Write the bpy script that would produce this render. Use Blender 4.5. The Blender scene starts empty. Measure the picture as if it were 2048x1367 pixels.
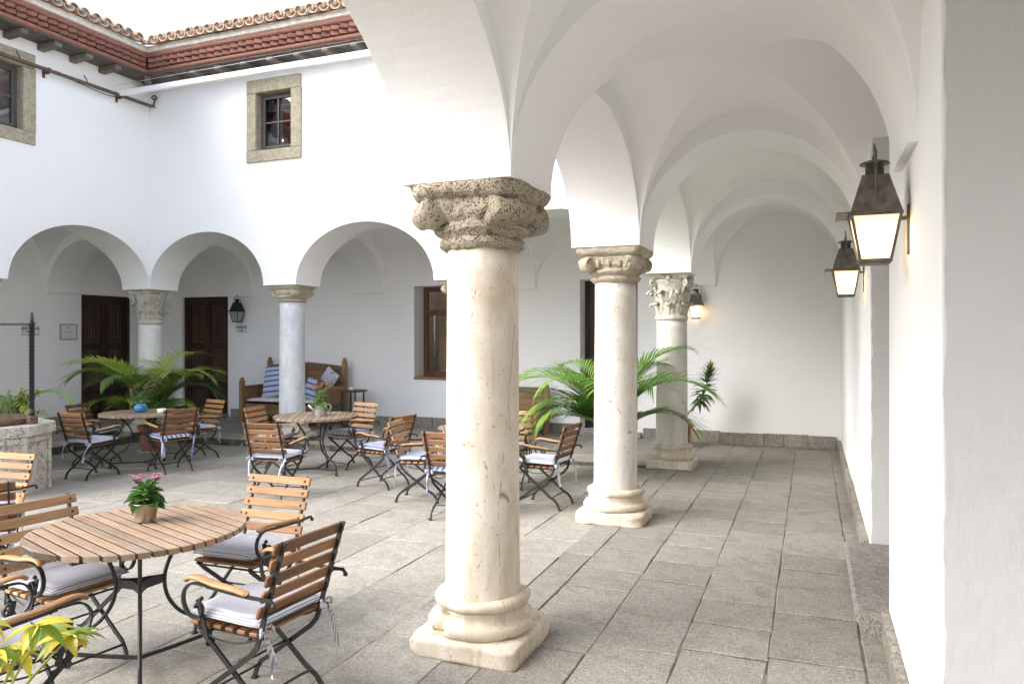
import bpy, bmesh, math, random
from mathutils import Vector, Matrix, noise as mnoise
PI = math.pi
R = math.radians
random.seed(7)
sc = bpy.context.scene
C = sc.collection
# ------------------------------------------------------------------ camera
FPX, HZ, EYE, YAW = 1500.0, 672.0, 1.73, math.atan(598/1500.0)
cam_d = bpy.data.cameras.new('camera'); cam = bpy.data.objects.new('camera', cam_d); C.objects.link(cam)
cam.location = (0, 0, EYE); cam.rotation_euler = (R(90), 0, YAW)
cam_d.sensor_width = 36; cam_d.lens = FPX/2048*36; cam_d.shift_y = -(683.5-HZ)/2048
cam_d.clip_start = .05; cam_d.clip_end = 3000
sc.camera = cam
# ------------------------------------------------------------------ sky, sun, exposure
w = bpy.data.worlds.new('World'); sc.world = w; w.use_nodes = True
wn = w.node_tree; bg = wn.nodes['Background']
sky = wn.nodes.new('ShaderNodeTexSky'); sky.sky_type = 'NISHITA'; sky.sun_disc = False
SUN_EL, SUN_AZ = 39.0, 230.0           # azimuth of the sun, clockwise from +Y
sky.sun_elevation = R(SUN_EL); sky.sun_rotation = R(SUN_AZ)
sky.air_density = 1.0; sky.dust_density = 3.0; sky.ozone_density = 1.0; sky.altitude = 300
hs = wn.nodes.new('ShaderNodeHueSaturation'); hs.inputs['Saturation'].default_value = .68
wn.links.new(sky.outputs[0], hs.inputs['Color']); wn.links.new(hs.outputs[0], bg.inputs[0])
bg.inputs[1].default_value = .15
sd = bpy.data.lights.new('sun', 'SUN'); sd.energy = 1.1; sd.angle = R(50); sd.color = (1, .985, .968)
sun = bpy.data.objects.new('sun', sd); C.objects.link(sun)
sv = Vector((math.sin(R(SUN_AZ))*math.cos(R(SUN_EL)), math.cos(R(SUN_AZ))*math.cos(R(SUN_EL)), math.sin(R(SUN_EL))))
sun.rotation_euler = (-sv).to_track_quat('-Z', 'Y').to_euler(); sun.location = (-5, 4, 20)
vs = sc.view_settings
sc.display_settings.display_device = 'sRGB'
vs.view_transform = 'Standard'; vs.look = 'None'; vs.gamma = 1; vs.exposure = 1.78
try: vs.use_curve_mapping = False
except Exception: pass
cy = sc.cycles
cy.max_bounces = 11; cy.diffuse_bounces = 9; cy.glossy_bounces = 4; cy.transmission_bounces = 6; cy.transparent_max_bounces = 8
cy.use_denoising = True; cy.use_adaptive_sampling = True; cy.adaptive_threshold = .02; cy.sample_clamp_indirect = 8; cy.caustics_reflective = False; cy.caustics_refractive = False

# ------------------------------------------------------------------ mesh helpers
def V(*a): return Vector(a)
_cb = {}
def cbox_data(sx, sy, sz, b):
    k = (round(sx, 4), round(sy, 4), round(sz, 4), round(b, 4))
    if k not in _cb:
        bm = bmesh.new(); bmesh.ops.create_cube(bm, size=1)
        for q in bm.verts: q.co = (q.co.x*sx, q.co.y*sy, q.co.z*sz)
        bmesh.ops.bevel(bm, geom=bm.edges[:], offset=b, segments=1, affect='EDGES', profile=.5)
        bm.verts.index_update()
        _cb[k] = ([q.co.copy() for q in bm.verts], [[q.index for q in f.verts] for f in bm.faces]); bm.free()
    return _cb[k]
class MB:
    def __init__(s): s.v = []; s.f = []; s.s = []
    def add(s, vs_, fs, smooth=False, M=None):
        o = len(s.v)
        s.v += [tuple(M @ Vector(p)) if M else tuple(p) for p in vs_]
        for f in fs: s.f.append([i+o for i in f]); s.s.append(smooth)
        return s
    def box(s, x0, x1, y0, y1, z0, z1, M=None):
        return s.add([(x0,y0,z0),(x1,y0,z0),(x1,y1,z0),(x0,y1,z0),(x0,y0,z1),(x1,y0,z1),(x1,y1,z1),(x0,y1,z1)],
                     [(0,3,2,1),(4,5,6,7),(0,1,5,4),(1,2,6,5),(2,3,7,6),(3,0,4,7)], False, M)
    def cbox(s, cx, cy_, cz, sx, sy, sz, b=.004, M=None):
        v, f = cbox_data(sx, sy, sz, b); T = Matrix.Translation((cx, cy_, cz))
        return s.add(v, f, False, (M @ T) if M else T)
    def slab(s, p, z0, z1, ch):                  # p: four corners counter-clockwise, z1: four heights
        if not hasattr(z1, '__len__'): z1 = [z1]*len(p)
        n = len(p); c = [sum(q[i] for q in p)/n for i in (0, 1)]
        v = [(q[0], q[1], z0) for q in p] + [(q[0], q[1], z-ch) for q, z in zip(p, z1)]
        for q, z in zip(p, z1):
            d = Vector((c[0]-q[0], c[1]-q[1])); d.normalize(); v.append((q[0]+d.x*ch*1.5, q[1]+d.y*ch*1.5, z))
        f = [tuple(range(2*n, 3*n))]
        for i in range(n):
            j = (i+1) % n; f += [(i, j, j+n, i+n), (i+n, j+n, j+2*n, i+2*n)]
        return s.add(v, f)
    def tube(s, path, r, n=6, closed=False, caps=True, M=None, smooth=True):
        P = [Vector(p) for p in path]; m = len(P)
        rr = r if hasattr(r, '__len__') else [r]*m
        vs_ = []; nrm = None
        for i in range(m):
            a = P[i-1] if (i > 0 or closed) else P[i]; b = P[(i+1) % m] if (i < m-1 or closed) else P[i]
            t = (b-a)
            t = t.normalized() if t.length > 1e-9 else Vector((0, 0, 1))
            if nrm is None:
                nrm = t.orthogonal().normalized()
            nrm = nrm - t*nrm.dot(t); nrm = nrm.normalized() if nrm.length > 1e-6 else t.orthogonal().normalized()
            bn = t.cross(nrm)
            for k in range(n):
                an = 2*PI*k/n; vs_.append(P[i] + (nrm*math.cos(an) + bn*math.sin(an))*rr[i])
        fs = []
        for i in range(m if closed else m-1):
            j = (i+1) % m
            for k in range(n):
                l = (k+1) % n; fs.append((i*n+k, i*n+l, j*n+l, j*n+k))
        if caps and not closed: fs += [tuple(range(n-1, -1, -1)), tuple(range((m-1)*n, m*n))]
        return s.add(vs_, fs, smooth, M)
    def bar(s, path, wd, th, side=(1, 0, 0), M=None):      # flat iron bar bent in the plane across "side"
        P = [Vector(p) for p in path]; S = Vector(side).normalized(); m = len(P); vs_ = []
        for i in range(m):
            t = (P[min(i+1, m-1)] - P[max(i-1, 0)]).normalized(); n_ = t.cross(S).normalized()
            for a, b in ((-1, -1), (1, -1), (1, 1), (-1, 1)): vs_.append(P[i] + S*(a*th/2) + n_*(b*wd/2))
        fs = [(3, 2, 1, 0), tuple(range((m-1)*4, m*4))]
        for i in range(m-1):
            for k in range(4):
                l = (k+1) % 4; fs.append((i*4+k, i*4+l, i*4+4+l, i*4+4+k))
        return s.add(vs_, fs, False, M)
    def lathe(s, prof, n=32, c=(0, 0, 0), jit=None, smooth=True, M=None):
        vs_ = []; m = len(prof)
        for (r, z) in prof:
            for k in range(n):
                a = 2*PI*k/n; p = Vector((c[0]+r*math.cos(a), c[1]+r*math.sin(a), c[2]+z))
                if jit: p = p + jit(p, r)
                vs_.append(p)
        fs = []
        for i in range(m-1):
            for k in range(n):
                l = (k+1) % n; fs.append((i*n+k, i*n+l, (i+1)*n+l, (i+1)*n+k))
        if prof[0][0] > 1e-4: fs.append(tuple(range(n-1, -1, -1)))
        if prof[-1][0] > 1e-4: fs.append(tuple(range((m-1)*n, m*n)))
        return s.add(vs_, fs, smooth, M)
    def prism(s, poly, z0, z1, M=None):
        n = len(poly); v = [(x, y, z0) for x, y in poly] + [(x, y, z1) for x, y in poly]
        f = [tuple(range(n-1, -1, -1)), tuple(range(n, 2*n))] + [(i, (i+1) % n, n+(i+1) % n, n+i) for i in range(n)]
        return s.add(v, f, False, M)
    def grid(s, fn, nu, nv, smooth=True, M=None):
        v = [fn(i/nu, j/nv) for j in range(nv+1) for i in range(nu+1)]; q = nu+1
        return s.add(v, [(j*q+i, j*q+i+1, (j+1)*q+i+1, (j+1)*q+i) for j in range(nv) for i in range(nu)], smooth, M)
    def mesh(s, name, mat):
        me = bpy.data.meshes.new(name); me.from_pydata(s.v, [], s.f)
        me.polygons.foreach_set('use_smooth', s.s)
        if mat: me.materials.append(mat)
        me.update(); return me
    def build(s, name, mat, parent=None, loc=None, rot=None):
        return link(name, s.mesh(name, mat), parent, loc, rot)
def link(name, me, parent=None, loc=None, rot=None):
    o = bpy.data.objects.new(name, me); C.objects.link(o)
    if parent: o.parent = parent
    if loc is not None: o.location = loc
    if rot is not None: o.rotation_euler = rot
    return o
def tag(o, label=None, cat=None, group=None, kind=None):
    if label: o['label'] = label
    if cat: o['category'] = cat
    if group: o['group'] = group
    if kind: o['kind'] = kind
    return o
def thing(name, label, cat, loc=(0, 0, 0), rz=0, group=None):
    o = bpy.data.objects.new(name, None); C.objects.link(o); o.location = loc; o.rotation_euler = (0, 0, rz)
    o.empty_display_size = .1
    return tag(o, label, cat, group)
def kids(o): return [c for c in C.objects if c.parent == o]
def dup(o, parent=None, tree=None):
    tree = tree if tree is not None else o.children
    c = o.copy(); C.objects.link(c); c.parent = parent
    for ch in list(o.children): dup(ch, c)
    return c
def cr(pts, n=6):                            # Catmull-Rom through points
    P = [Vector(p) for p in pts]; out = []
    for i in range(len(P)-1):
        a = P[max(i-1, 0)]; b = P[i]; c = P[i+1]; d = P[min(i+2, len(P)-1)]
        for k in range(n):
            t = k/n; out.append(.5*((2*b) + (c-a)*t + (2*a-5*b+4*c-d)*t*t + (3*b-a-3*c+d)*t**3))
    return out + [P[-1]]
def nz(p, s, amp): return mnoise.noise_vector(Vector(p)*s)*amp

# ------------------------------------------------------------------ materials
class NT:
    def __init__(s, name):
        s.m = bpy.data.materials.new(name); s.m.use_nodes = True; s.t = s.m.node_tree
        s.p = s.t.nodes['Principled BSDF']; s.out = s.t.nodes['Material Output']
    def n(s, ty, **k):
        q = s.t.nodes.new('ShaderNode'+ty)
        for a, b in k.items(): setattr(q, a, b)
        return q
    def set(s, sock, val):
        if isinstance(val, bpy.types.NodeSocket): s.t.links.new(val, sock)
        else: sock.default_value = val
    def coord(s, kind='Object', scale=(1, 1, 1), rnd=False):
        c = s.n('TexCoord').outputs[kind]
        mp = s.n('Mapping'); s.set(mp.inputs[0], c); mp.inputs['Scale'].default_value = scale
        if rnd:
            oi = s.n('ObjectInfo'); mu = s.n('Math', operation='MULTIPLY'); s.set(mu.inputs[0], oi.outputs['Random']); mu.inputs[1].default_value = 57.0
            s.set(mp.inputs['Location'], mu.outputs[0])
        return mp.outputs[0]
    def rand(s): return s.n('ObjectInfo').outputs['Random']
    def noise(s, vec, scale, detail=4, rough=.55, dist=0):
        q = s.n('TexNoise'); s.set(q.inputs['Vector'], vec); q.inputs['Scale'].default_value = scale
        q.inputs['Detail'].default_value = detail; q.inputs['Roughness'].default_value = rough; q.inputs['Distortion'].default_value = dist
        return q.outputs['Fac']
    def voro(s, vec, scale, feature='F1'):
        q = s.n('TexVoronoi', feature=feature); s.set(q.inputs['Vector'], vec); q.inputs['Scale'].default_value = scale
        return q.outputs['Distance']
    def ramp(s, fac, stops):
        q = s.n('ValToRGB'); s.set(q.inputs[0], fac); e = q.color_ramp.elements
        while len(e) > 1: e.remove(e[-1])
        for i, (p, c) in enumerate(stops):
            if i == 0: e[0].position = p
            else: e.new(p)
            c = c if hasattr(c, '__len__') else (c, c, c)
            e[i].color = (*c[:3], 1)
        return q.outputs[0]
    def mix(s, fac, a, b, mode='MIX'):
        q = s.n('MixRGB', blend_type=mode); s.set(q.inputs[0], fac)
        for k, x in ((1, a), (2, b)):
            if not isinstance(x, bpy.types.NodeSocket): x = (*x[:3], 1) if hasattr(x, '__len__') else (x, x, x, 1)
            s.set(q.inputs[k], x)
        return q.outputs[0]
    def math(s, op, a, b=0.0, clamp=False):
        q = s.n('Math', operation=op, use_clamp=clamp); s.set(q.inputs[0], a); s.set(q.inputs[1], b); return q.outputs[0]
    def bump(s, h, strength=.3, dist=.01, normal=None):
        q = s.n('Bump'); s.set(q.inputs['Height'], h); q.inputs['Strength'].default_value = strength; q.inputs['Distance'].default_value = dist
        if normal: s.set(q.inputs['Normal'], normal)
        return q.outputs[0]
    def fin(s, col, rough=.6, metal=0, normal=None, spec=.5):
        if not isinstance(col, bpy.types.NodeSocket): col = (*col[:3], 1)
        s.set(s.p.inputs['Base Color'], col); s.set(s.p.inputs['Roughness'], rough); s.p.inputs['Metallic'].default_value = metal
        s.p.inputs['Specular IOR Level'].default_value = spec
        if normal: s.set(s.p.inputs['Normal'], normal)
        return s.m
def m_plaster(name='white_plaster', f=1.0, bmp=.32):
    k = NT(name); c = k.coord()
    big = k.noise(c, .7, 5, .6); mid = k.noise(c, 5, 4, .6)
    col = k.mix(k.ramp(big, [(.35, 0), (.7, 1)]), [x*f for x in (.850, .853, .856)], [x*f for x in (.882, .887, .893)])
    col = k.mix(k.ramp(mid, [(.62, 0), (.8, .3)]), col, [x*f for x in (.80, .80, .795)])
    br = k.noise(k.coord(scale=(1, 1, .22)), 38, 3, .6)
    lump = k.noise(c, 9, 3, .5); fine = k.noise(c, 120, 2, .5)
    h = k.math('ADD', k.math('MULTIPLY', lump, 1.0), k.math('ADD', k.math('MULTIPLY', br, .35), k.math('MULTIPLY', fine, .10)))
    return k.fin(col, .75, 0, k.bump(h, bmp, .012), .25)
def m_granite(name, a, b, dark, sc_=1.0, rnd=True, bump=.35, stain=(.2, .17, .12), wob=.35):
    k = NT(name); c = k.coord(rnd=False)
    sp = k.noise(c, 210*sc_, 2, .7); sp2 = k.noise(c, 75*sc_, 3, .6); big = k.noise(c, 1.6, 5, .65); md = k.noise(c, 9, 4, .6)
    col = k.mix(k.ramp(big, [(.3, 0), (.7, 1)]), a, b)
    if rnd:
        rr = k.rand(); col = k.mix(1.0, col, k.ramp(rr, [(0, 1-wob*.55), (.5, 1.0), (1, 1+wob*.35)]), 'MULTIPLY')
        col = k.mix(k.ramp(k.math('FRACT', k.math('MULTIPLY', rr, 13.7)), [(.45, 0), (1, .55)]), col, b)
    cg = k.noise(c, 42*sc_, 3, .75); bl = k.noise(c, 5.5, 5, .7)
    col = k.mix(k.ramp(bl, [(.36, .55), (.5, 0)]), col, [x*.62 for x in a])
    col = k.mix(k.ramp(cg, [(.34, .6), (.47, 0)]), col, dark)
    col = k.mix(k.ramp(cg, [(.56, 0), (.70, .5)]), col, [min(1, x*1.45) for x in b])
    col = k.mix(k.ramp(sp, [(.36, .85), (.52, 0)]), col, dark)
    col = k.mix(k.ramp(sp2, [(.36, .5), (.5, 0)]), col, dark)
    col = k.mix(k.ramp(sp, [(.6, 0), (.75, .5)]), col, [min(1, x*1.6) for x in a])
    col = k.mix(k.ramp(md, [(.52, 0), (.72, .45)]), col, stain)
    h = k.math('ADD', k.math('MULTIPLY', sp2, .4), k.math('ADD', k.math('MULTIPLY', md, 1.0), k.math('MULTIPLY', sp, .25)))
    return k.fin(col, k.ramp(md, [(.3, .62), (.7, .85)]), 0, k.bump(h, bump, .008), .3)
def m_marble(name, a, b, vein, amt=.5, crack=.7):
    k = NT(name); c = k.coord(); st = k.coord(scale=(1, 1, .42)); st2 = k.coord(scale=(1, 1, .16))
    n1 = k.noise(st, 4.2, 6, .62, .5); n2 = k.noise(st2, 17, 6, .7, .6); n3 = k.noise(c, 3, 5, .6)
    col = k.mix(k.ramp(n1, [(.36, 0), (.63, 1)]), a, b)
    col = k.mix(k.ramp(n2, [(.53, 0), (.72, amt)]), col, vein)
    col = k.mix(k.ramp(n3, [(.55, 0), (.75, .4)]), col, [x*.72 for x in b])
    cv = k.voro(k.coord(scale=(1, 1, .22)), 3.2, 'DISTANCE_TO_EDGE')
    wv = k.noise(c, 11, 3, .6)
    ck = k.math('MULTIPLY', k.ramp(cv, [(.0, 1), (.012, 0)]), k.ramp(wv, [(.5, 0), (.58, 1)]))
    col = k.mix(k.math('MULTIPLY', ck, crack), col, (.16, .11, .07))
    pits = k.ramp(k.noise(c, 48, 2, .5), [(.29, 1), (.34, 0)])
    col = k.mix(k.math('MULTIPLY', pits, .6), col, (.2, .15, .1))
    h = k.math('SUBTRACT', k.math('MULTIPLY', k.noise(c, 30, 4, .6), .6), k.math('ADD', k.math('MULTIPLY', ck, 1.2), k.math('MULTIPLY', pits, .6)))
    return k.fin(col, k.ramp(n3, [(.3, .42), (.7, .62)]), 0, k.bump(h, .3, .006), .4)
def m_rough(name, a, b, pit, s=1.0, pitamt=.85):
    k = NT(name); c = k.coord()
    n1 = k.noise(c, 7, 5, .6); g = k.noise(c, 130*s, 3, .7); v = k.voro(c, 70*s)
    col = k.mix(k.ramp(n1, [(.35, 0), (.65, 1)]), a, b)
    col = k.mix(k.ramp(g, [(.56, 0), (.7, .6)]), col, [min(.9, x*1.35) for x in a])
    pm = k.math('MULTIPLY', k.ramp(v, [(.20, 1), (.44, 0)]), k.ramp(k.noise(c, 24*s, 3, .6), [(.40, 0), (.52, 1)]))
    col = k.mix(k.math('MULTIPLY', pm, pitamt), col, pit)
    col = k.mix(k.ramp(g, [(.3, .40), (.39, 0)]), col, pit)
    h = k.math('SUBTRACT', k.math('ADD', g, k.math('MULTIPLY', n1, 1.4)), k.math('MULTIPLY', pm, 1.2))
    return k.fin(col, .85, 0, k.bump(h, 1.0, .016), .2)
def m_wood(name, a, b, dark, axis=0, rough=.5, s=1.0, var=.35, grey=0):
    k = NT(name); scl = [9*s, 9*s, 9*s]; scl[axis] = .9*s
    c = k.coord(scale=scl, rnd=True); g = k.noise(c, 3.0, 6, .65, .8); scl2 = [60*s]*3; scl2[axis] = 2.2*s
    f = k.noise(k.coord(scale=scl2, rnd=True), 2.0, 3, .6)
    col = k.mix(k.ramp(g, [(.34, 0), (.62, 1)]), a, b)
    col = k.mix(k.ramp(f, [(.5, 0), (.74, .75)]), col, dark)
    rr = k.rand(); col = k.mix(1.0, col, k.ramp(rr, [(0, 1-var), (.5, 1), (1, 1+var*.5)]), 'MULTIPLY')
    if grey: col = k.mix(k.math('MULTIPLY', k.ramp(k.noise(k.coord(), 4, 4, .6), [(.35, 0), (.65, 1)]), grey), col, (.33, .29, .24))
    return k.fin(col, k.ramp(g, [(.3, rough-.08), (.7, rough+.15)]), 0, k.bump(k.math('ADD', g, f), .2, .003), .4)
def m_simple(name, col, rough=.5, metal=0, nscale=0, namt=.2, bump=0, spec=.5, bdist=.004):
    k = NT(name); nrm = None; cc = col
    if nscale:
        n_ = k.noise(k.coord(), nscale, 4, .6); cc = k.mix(k.ramp(n_, [(.35, 0), (.68, 1)]), [max(0, x*(1-namt)) for x in col], [min(1, x*(1+namt)) for x in col])
        if bump: nrm = k.bump(n_, bump, bdist)
    return k.fin(cc, rough, metal, nrm, spec)
def m_leaf(name, a, b, tip=None, rough=.45, transl=.38):
    k = NT(name); n_ = k.noise(k.coord(), 3.5, 3, .6)
    col = k.mix(k.ramp(n_, [(.35, 0), (.65, 1)]), a, b)
    col = k.mix(1.0, col, k.ramp(k.rand(), [(0, .75), (1, 1.25)]), 'MULTIPLY')
    if tip: col = k.mix(k.ramp(k.noise(k.coord(), 1.6, 3, .6), [(.52, 0), (.66, .9)]), col, tip)
    m = k.fin(col, rough, 0, None, .4)
    tr = k.n('BsdfTranslucent'); k.set(tr.inputs[0], col); mx = k.n('MixShader'); mx.inputs[0].default_value = transl
    k.set(mx.inputs[1], k.p.outputs[0]); k.set(mx.inputs[2], tr.outputs[0]); k.set(k.out.inputs[0], mx.outputs[0])
    return m
def m_cloth(name, kind):
    k = NT(name); c = k.coord()
    sp = k.n('SeparateXYZ'); k.set(sp.inputs[0], c)
    def stripes(ax, period, duty, soft=.08):
        f = k.math('FRACT', k.math('MULTIPLY', k.math('ADD', sp.outputs[ax], 5.0), 1/period))
        return k.ramp(f, [(0, 0), (max(.001, (1-duty)/2-soft), 0), ((1-duty)/2+soft, 1), ((1+duty)/2-soft, 1), (min(.999, (1+duty)/2+soft), 0), (1, 0)])
    weave = k.noise(c, 350, 2, .5); wr = k.noise(c, 14, 3, .5)
    if kind == 'gingham':
        a = k.math('MULTIPLY', stripes(1, .0105, .42), .50); b = k.math('MULTIPLY', stripes(0, .0105, .42), .16)
        z = k.math('MULTIPLY', stripes(2, .0095, .5), .2)
        col = k.mix(k.math('ADD', a, k.math('ADD', b, z), True), (.64, .64, .67), (.03, .032, .07))
    elif kind == 'stripe':
        col = k.mix(stripes(0, .062, .5, .02), (.58, .61, .68), (.17, .20, .37))
    elif kind == 'stripe_z':
        col = k.mix(stripes(2, .105, .36, .02), (.50, .55, .68), (.13, .16, .35))
    elif kind == 'ikat':
        r_ = k.n('Mapping'); k.set(r_.inputs[0], c); r_.inputs['Rotation'].default_value = (0, R(45), 0); r_.inputs['Scale'].default_value = (14, 14, 14)
        q = k.n('TexVoronoi', distance='CHEBYCHEV'); k.set(q.inputs['Vector'], r_.outputs[0]); q.inputs['Randomness'].default_value = .15; q.inputs['Scale'].default_value = 1
        f = k.math('FRACT', k.math('MULTIPLY', q.outputs['Distance'], 3.6))
        col = k.mix(k.ramp(f, [(.45, 0), (.55, 1)]), (.10, .12, .30), (.75, .76, .8))
    elif kind == 'cream':
        col = k.mix(wr, (.62, .60, .55), (.72, .70, .65))
    else:
        col = k.mix(wr, (.40, .425, .485), (.48, .505, .565))
    return k.fin(col, .9, 0, k.bump(k.math('ADD', k.math('MULTIPLY', weave, .2), wr), .35, .008), .15)
def m_glass(name, tint=(.9, .92, .95)):
    k = NT(name); tr = k.n('BsdfTransparent'); tr.inputs[0].default_value = (*tint, 1); gl = k.n('BsdfGlossy'); gl.inputs['Roughness'].default_value = .03
    fr = k.n('Fresnel'); fr.inputs[0].default_value = 1.5; mx = k.n('MixShader'); k.set(mx.inputs[0], fr.outputs[0])
    k.set(mx.inputs[1], tr.outputs[0]); k.set(mx.inputs[2], gl.outputs[0]); k.set(k.out.inputs[0], mx.outputs[0]); return k.m
def m_emit(name, col, st):
    k = NT(name); k.p.inputs['Base Color'].default_value = (*col, 1); k.p.inputs['Emission Color'].default_value = (*col, 1)
    k.p.inputs['Emission Strength'].default_value = st; k.p.inputs['Roughness'].default_value = .4; return k.m
plaster = m_plaster(); grey_plaster = m_plaster('grey_plaster', .70, .6)
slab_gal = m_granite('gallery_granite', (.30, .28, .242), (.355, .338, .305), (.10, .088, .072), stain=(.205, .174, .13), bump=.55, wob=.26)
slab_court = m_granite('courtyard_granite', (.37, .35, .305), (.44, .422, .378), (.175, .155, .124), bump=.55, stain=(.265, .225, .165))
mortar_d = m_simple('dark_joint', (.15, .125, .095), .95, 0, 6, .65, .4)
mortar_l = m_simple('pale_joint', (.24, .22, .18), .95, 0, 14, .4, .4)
skirt = m_granite('skirting_granite', (.33, .30, .24), (.38, .36, .32), (.10, .09, .08), .55, wob=.5)
winstone = m_granite('window_granite', (.50, .44, .31), (.43, .40, .31), (.20, .17, .12), .5, rnd=False, stain=(.33, .26, .15))
mar_cream = m_marble('cream_marble', (.70, .655, .58), (.55, .47, .37), (.42, .335, .245), .55, .9)
mar_warm = m_marble('pale_marble', (.71, .68, .63), (.58, .525, .46), (.47, .44, .41), .5)
mar_grey = m_marble('grey_marble', (.62, .61, .57), (.50, .47, .41), (.40, .38, .33), .5)
mar_blue = m_marble('bluish_marble', (.70, .71, .71), (.54, .57, .61), (.42, .46, .52), .6, .3)
mar_white = m_marble('white_marble', (.78, .77, .74), (.72, .70, .66), (.50, .49, .48), .25, .3)
base_st = m_marble('worn_base_stone', (.64, .59, .51), (.49, .415, .31), (.26, .19, .12), .75, .95)
cap_tan = m_rough('pitted_capital_stone', (.60, .53, .42), (.49, .415, .305), (.11, .075, .045), 1.25, 1.0)
cap_pale = m_rough('pale_capital_stone', (.74, .67, .54), (.62, .53, .39), (.22, .16, .10), 1.5, .8)
cap_white = m_rough('white_capital_stone', (.74, .71, .63), (.64, .58, .47), (.36, .29, .20), .7, .4)
teak = m_wood('teak', (.43, .225, .095), (.32, .155, .06), (.17, .08, .035))
teak_pale = m_wood('pale_teak', (.50, .31, .165), (.40, .235, .115), (.24, .13, .065), var=.25)
teak_arm = m_wood('armrest_teak', (.50, .285, .125), (.37, .19, .078), (.20, .10, .045), axis=1, rough=.38)
teak_dark = m_wood('aged_teak', (.27, .135, .06), (.20, .095, .045), (.10, .05, .03))
teak_top = m_wood('weathered_tabletop', (.37, .235, .13), (.26, .155, .085), (.11, .065, .04), rough=.5, grey=.5)
teak_top2 = m_wood('grey_tabletop', (.33, .22, .13), (.26, .17, .10), (.14, .09, .055), rough=.55, grey=.5)
door_wood = m_wood('dark_door_wood', (.055, .028, .018), (.035, .018, .012), (.015, .009, .007), axis=2, var=.2)
spin_wood = m_wood('spindle_wood', (.17, .095, .068), (.12, .065, .046), (.05, .027, .019), axis=2, var=.3)
frame_wood = m_wood('brown_window_wood', (.16, .07, .035), (.11, .05, .028), (.05, .025, .015), axis=2, var=.2)
bench_wood = m_wood('old_bench_wood', (.33, .205, .10), (.22, .125, .06), (.08, .045, .025), axis=2, s=.7, var=.35)
bench_wood_x = m_wood('old_bench_boards', (.26, .16, .08), (.17, .098, .05), (.065, .037, .022), axis=0, s=.6, var=.35)
beam_wood = m_wood('grey_eave_wood', (.14, .12, .105), (.10, .085, .075), (.05, .043, .04), axis=1, rough=.7, s=.8)
beam_end = m_wood('lit_beam_wood', (.22, .19, .165), (.15, .13, .112), (.07, .06, .053), axis=1, rough=.75, s=.8)  # lighter copy of the eave wood, standing in for light on the beams
iron = m_simple('black_iron', (.018, .018, .019), .45, .0, 30, .4, .15)
rust = m_simple('rusty_iron', (.13, .075, .05), .75, 0, 25, .5, .3)
greywin = m_simple('grey_window_paint', (.085, .08, .078), .5, 0, 20, .15)
red = NT('red_painted_brick')
_c = red.coord(); _n = red.noise(_c, 18, 4, .6)
red_m = red.fin(red.mix(1.0, red.mix(red.ramp(_n, [(.35, 0), (.7, 1)]), (.225, .098, .072), (.29, .142, .108)), red.ramp(red.rand(), [(0, .82), (1, 1.12)]), 'MULTIPLY'), .75, 0, red.bump(_n, .3, .006), .3)
tl = NT('lichen_roof_tile'); _c = tl.coord(rnd=True); _n = tl.noise(_c, 6, 5, .65)
tile_m = tl.fin(tl.mix(tl.ramp(tl.noise(_c, 11, 5, .7), [(.42, 0), (.62, .85)]), tl.mix(tl.ramp(_n, [(.35, 0), (.65, 1)]), (.42, .23, .14), (.52, .36, .24)), (.50, .47, .40)), .9, 0, tl.bump(_n, .4, .01), .2)
tile_edge = m_rough('mortared_tile', (.62, .59, .52), (.50, .44, .34), (.22, .19, .15), .8, .6)
mortar_w = m_simple('white_mortar', (.72, .69, .62), .9, 0, 20, .12, .5, .2, .01)
glass = m_glass('window_glass')
white_metal = m_simple('white_metal', (.82, .82, .82), .35, 0, 3, .03)
lant_metal = m_simple('lantern_metal', (.115, .10, .085), .5, .35, 22, .35, .1)
lant_dark = m_simple('black_lantern_metal', (.016, .016, .017), .45, .1, 22, .3)
_k = NT('lit_frosted_glass'); _mp = _k.n('Mapping'); _k.set(_mp.inputs[0], _k.n('TexCoord').outputs['Object']); _mp.inputs['Location'].default_value = (0, 0, -.10)
_vl = _k.n('VectorMath', operation='LENGTH'); _k.set(_vl.inputs[0], _mp.outputs[0])
_st = _k.ramp(_vl.outputs['Value'], [(.05, 1.0), (.085, .55), (.14, .10)])
_k.p.inputs['Base Color'].default_value = (.8, .7, .5, 1); _k.p.inputs['Emission Color'].default_value = (1.0, .70, .38, 1); _k.p.inputs['Roughness'].default_value = .4
_k.set(_k.p.inputs['Emission Strength'], _k.math('MULTIPLY', _st, 3.2)); pane_lit = _k.m
pane_off = m_simple('frosted_glass', (.34, .36, .32), .35, 0, 9, .12)
# ------------------------------------------------------------------ the setting: levels
ZS, RISE, CROWN = 2.55, .93, 1.11       # springing height, rise of the arches, rise of the vaults
XA, XW = -1.75, .42                     # right arcade axis, right gallery wall
COLY = [.66, 3.89, 7.0, 10.11]
COLX = [-4.82, -7.92, -11.02]
YB, XL = 12.45, -13.3                   # rear wall of the back gallery, wall of the left gallery
HW = .32                                # half width of the impost blocks
def court_z(x, y): return -.05*min(1, max(0, (-1.95-x)/2.6)) - .035*min(1, max(0, (-6.5-x)/3))
tag(MB().box(-400, 400, -400, 400, -.5, -.3).build('ground', mortar_l), kind='structure')
court = MB().grid(lambda u, v: (-10.76+u*8.93, -3+v*12.85, court_z(-10.76+u*8.93, 0)-.010), 24, 2, False).build('courtyard_paving', mortar_l)
tag(court, kind='structure')
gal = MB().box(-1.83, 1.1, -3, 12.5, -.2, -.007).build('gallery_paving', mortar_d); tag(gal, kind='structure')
bgal = MB().box(-13.35, -1.84, 9.82, 12.5, -.25, .028).box(-13.35, -10.76, 2, 9.815, -.25, .028).build('cloister_walk_paving', mortar_d); tag(bgal, kind='structure')
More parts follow.
